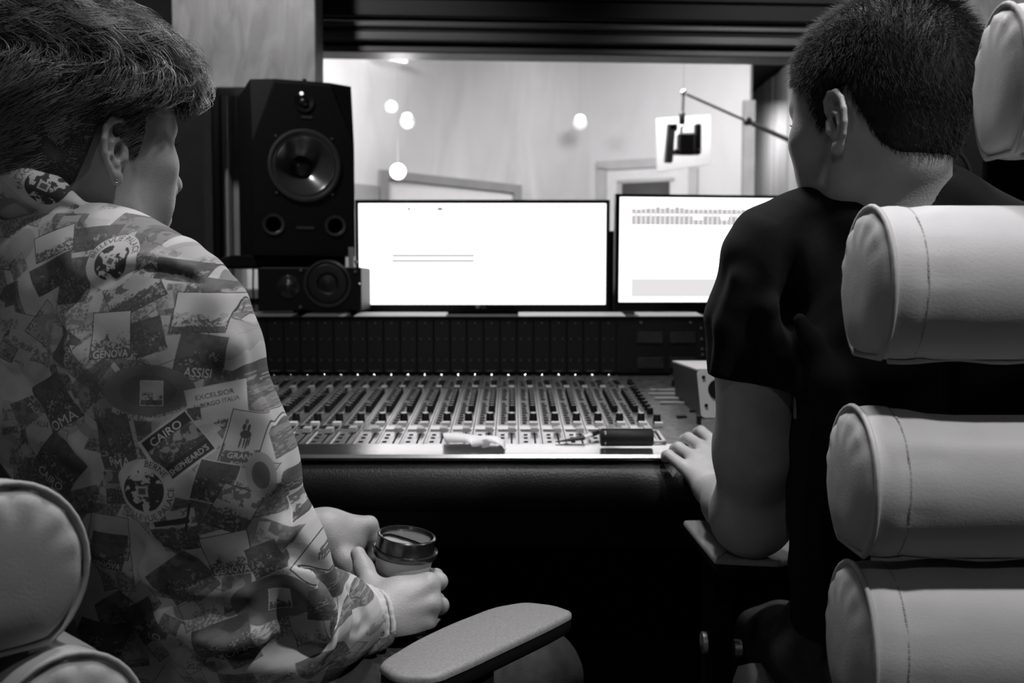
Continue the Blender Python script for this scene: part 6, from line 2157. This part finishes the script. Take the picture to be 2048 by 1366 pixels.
for k in range(K - 1):
    f = hflow(P)
    t_ = k / (K - 1)
    N_ = (P - cen) / np.array([.076, .099, .086]) ** 2; N_ /= np.linalg.norm(N_, axis=1, keepdims=True)
    f = f - N_ * (f * N_).sum(1)[:, None] * 0.85
    f /= np.linalg.norm(f, axis=1, keepdims=True) + 1e-9
    sd_ = np.cross(N_, f)
    top = np.clip((P[:, 2] - .05) / .05, 0, 1)
    amp = (0.25 + 0.75 * top)
    f = f + sd_ * (np.sin(phs + t_ * 5.5) * amp * .95)[:, None] + N_ * (np.cos(hs2 + t_ * 5.0) * amp * .55 + .12 * top)[:, None] + rg.randn(NS, 3) * 0.05
    f /= np.linalg.norm(f, axis=1, keepdims=True) + 1e-9
    P = P + f * (LEN / (K - 1))[:, None]
    out.append(P.copy())
paths = np.stack([HLd.o + q @ HLd.R.T for q in out], 1)
V_, F_ = tubes(paths, 0.00042, 0.00010)
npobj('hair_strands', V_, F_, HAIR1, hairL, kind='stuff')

# ---- cup
cc = Q(812, 1100, 1.337)
ax = nrm(np.array([0.135, -.07, 1.0]))
base_len = .112
qx = Vector(ax).to_track_quat('Z', 'Y').to_matrix().to_4x4()
topc = Q(814, 1069, 1.335)
MC = Matrix.Translation(Vector(topc) - Vector(ax) * base_len) @ qx
b0_ = np.array(topc) - ax * base_len
cup = thing('paper_cup', 'takeaway paper cup with black domed lid held in the hand over the lap', 'cup', b0_)
H_ = base_len
obj('cup_wall', MB().lathe([(0.027, 0.0), (0.0275, 0.001), (0.0405, H_ - 0.022), (0.0395, H_ - 0.0225)], 40, MC), mat('cup_paper', 0.55, 0.6, noise=0.04), cup, smooth=40)
obj('cup_sleeve', MB().lathe([(0.0305, 0.014), (0.0312, 0.014), (0.0395, H_ - 0.0475), (0.0388, H_ - 0.0475)], 40, MC, cap=False), mat('cup_sleeve_card', 0.20, 0.8, noise=0.15, nscale=60), cup, smooth=40)
LID = mat('lid_gloss', 0.014, 0.22, spec=0.7, noise=0.1, coat=0.25)
obj('lid', MB().lathe([(0.0412, H_ - 0.028), (0.0440, H_ - 0.027), (0.0452, H_ - 0.0235), (0.0446, H_ - 0.0195), (0.0425, H_ - 0.0185), (0.0405, H_ - 0.0195), (0.0400, H_ - 0.017), (0.0393, H_ - 0.004), (0.0398, H_ - 0.001), (0.0385, H_), (0.0365, H_ - 0.0005), (0.0345, H_ - 0.0050), (0.033, H_ - 0.0056), (0.01, H_ - 0.0056)], 56, MC), LID, cup, smooth=35)
# raised half of the lid
rs_ = MB(); pts = []
for a in np.linspace(-2.3, 0.85, 22):
    pts.append((0.0325 * math.cos(a - .2), 0.0325 * math.sin(a + 0.9)))
pts = [(0.0322 * math.cos(a), 0.0322 * math.sin(a)) for a in np.linspace(math.radians(-78), math.radians(118), 22)]
mid = [(-0.006 + .003 * math.sin(t * PI), .0284 - .059 * t) for t in np.linspace(0.08, 0.95, 8)]
rs_.prism(pts + mid, (H_ - 0.0057, H_ - 0.0036), MC)
obj('lid_step', rs_, mat('lid_top', 0.012, 0.30, spec=0.7, noise=0.2, nscale=90, bump=.2, bscale=300), cup)
obj('sip_hole', MB().lathe([(0.0028, 0), (0.0026, 0.0004)], 14, MC @ Matrix.Translation((-0.027, 0.002, H_ - 0.0056))), BLKM, cup)
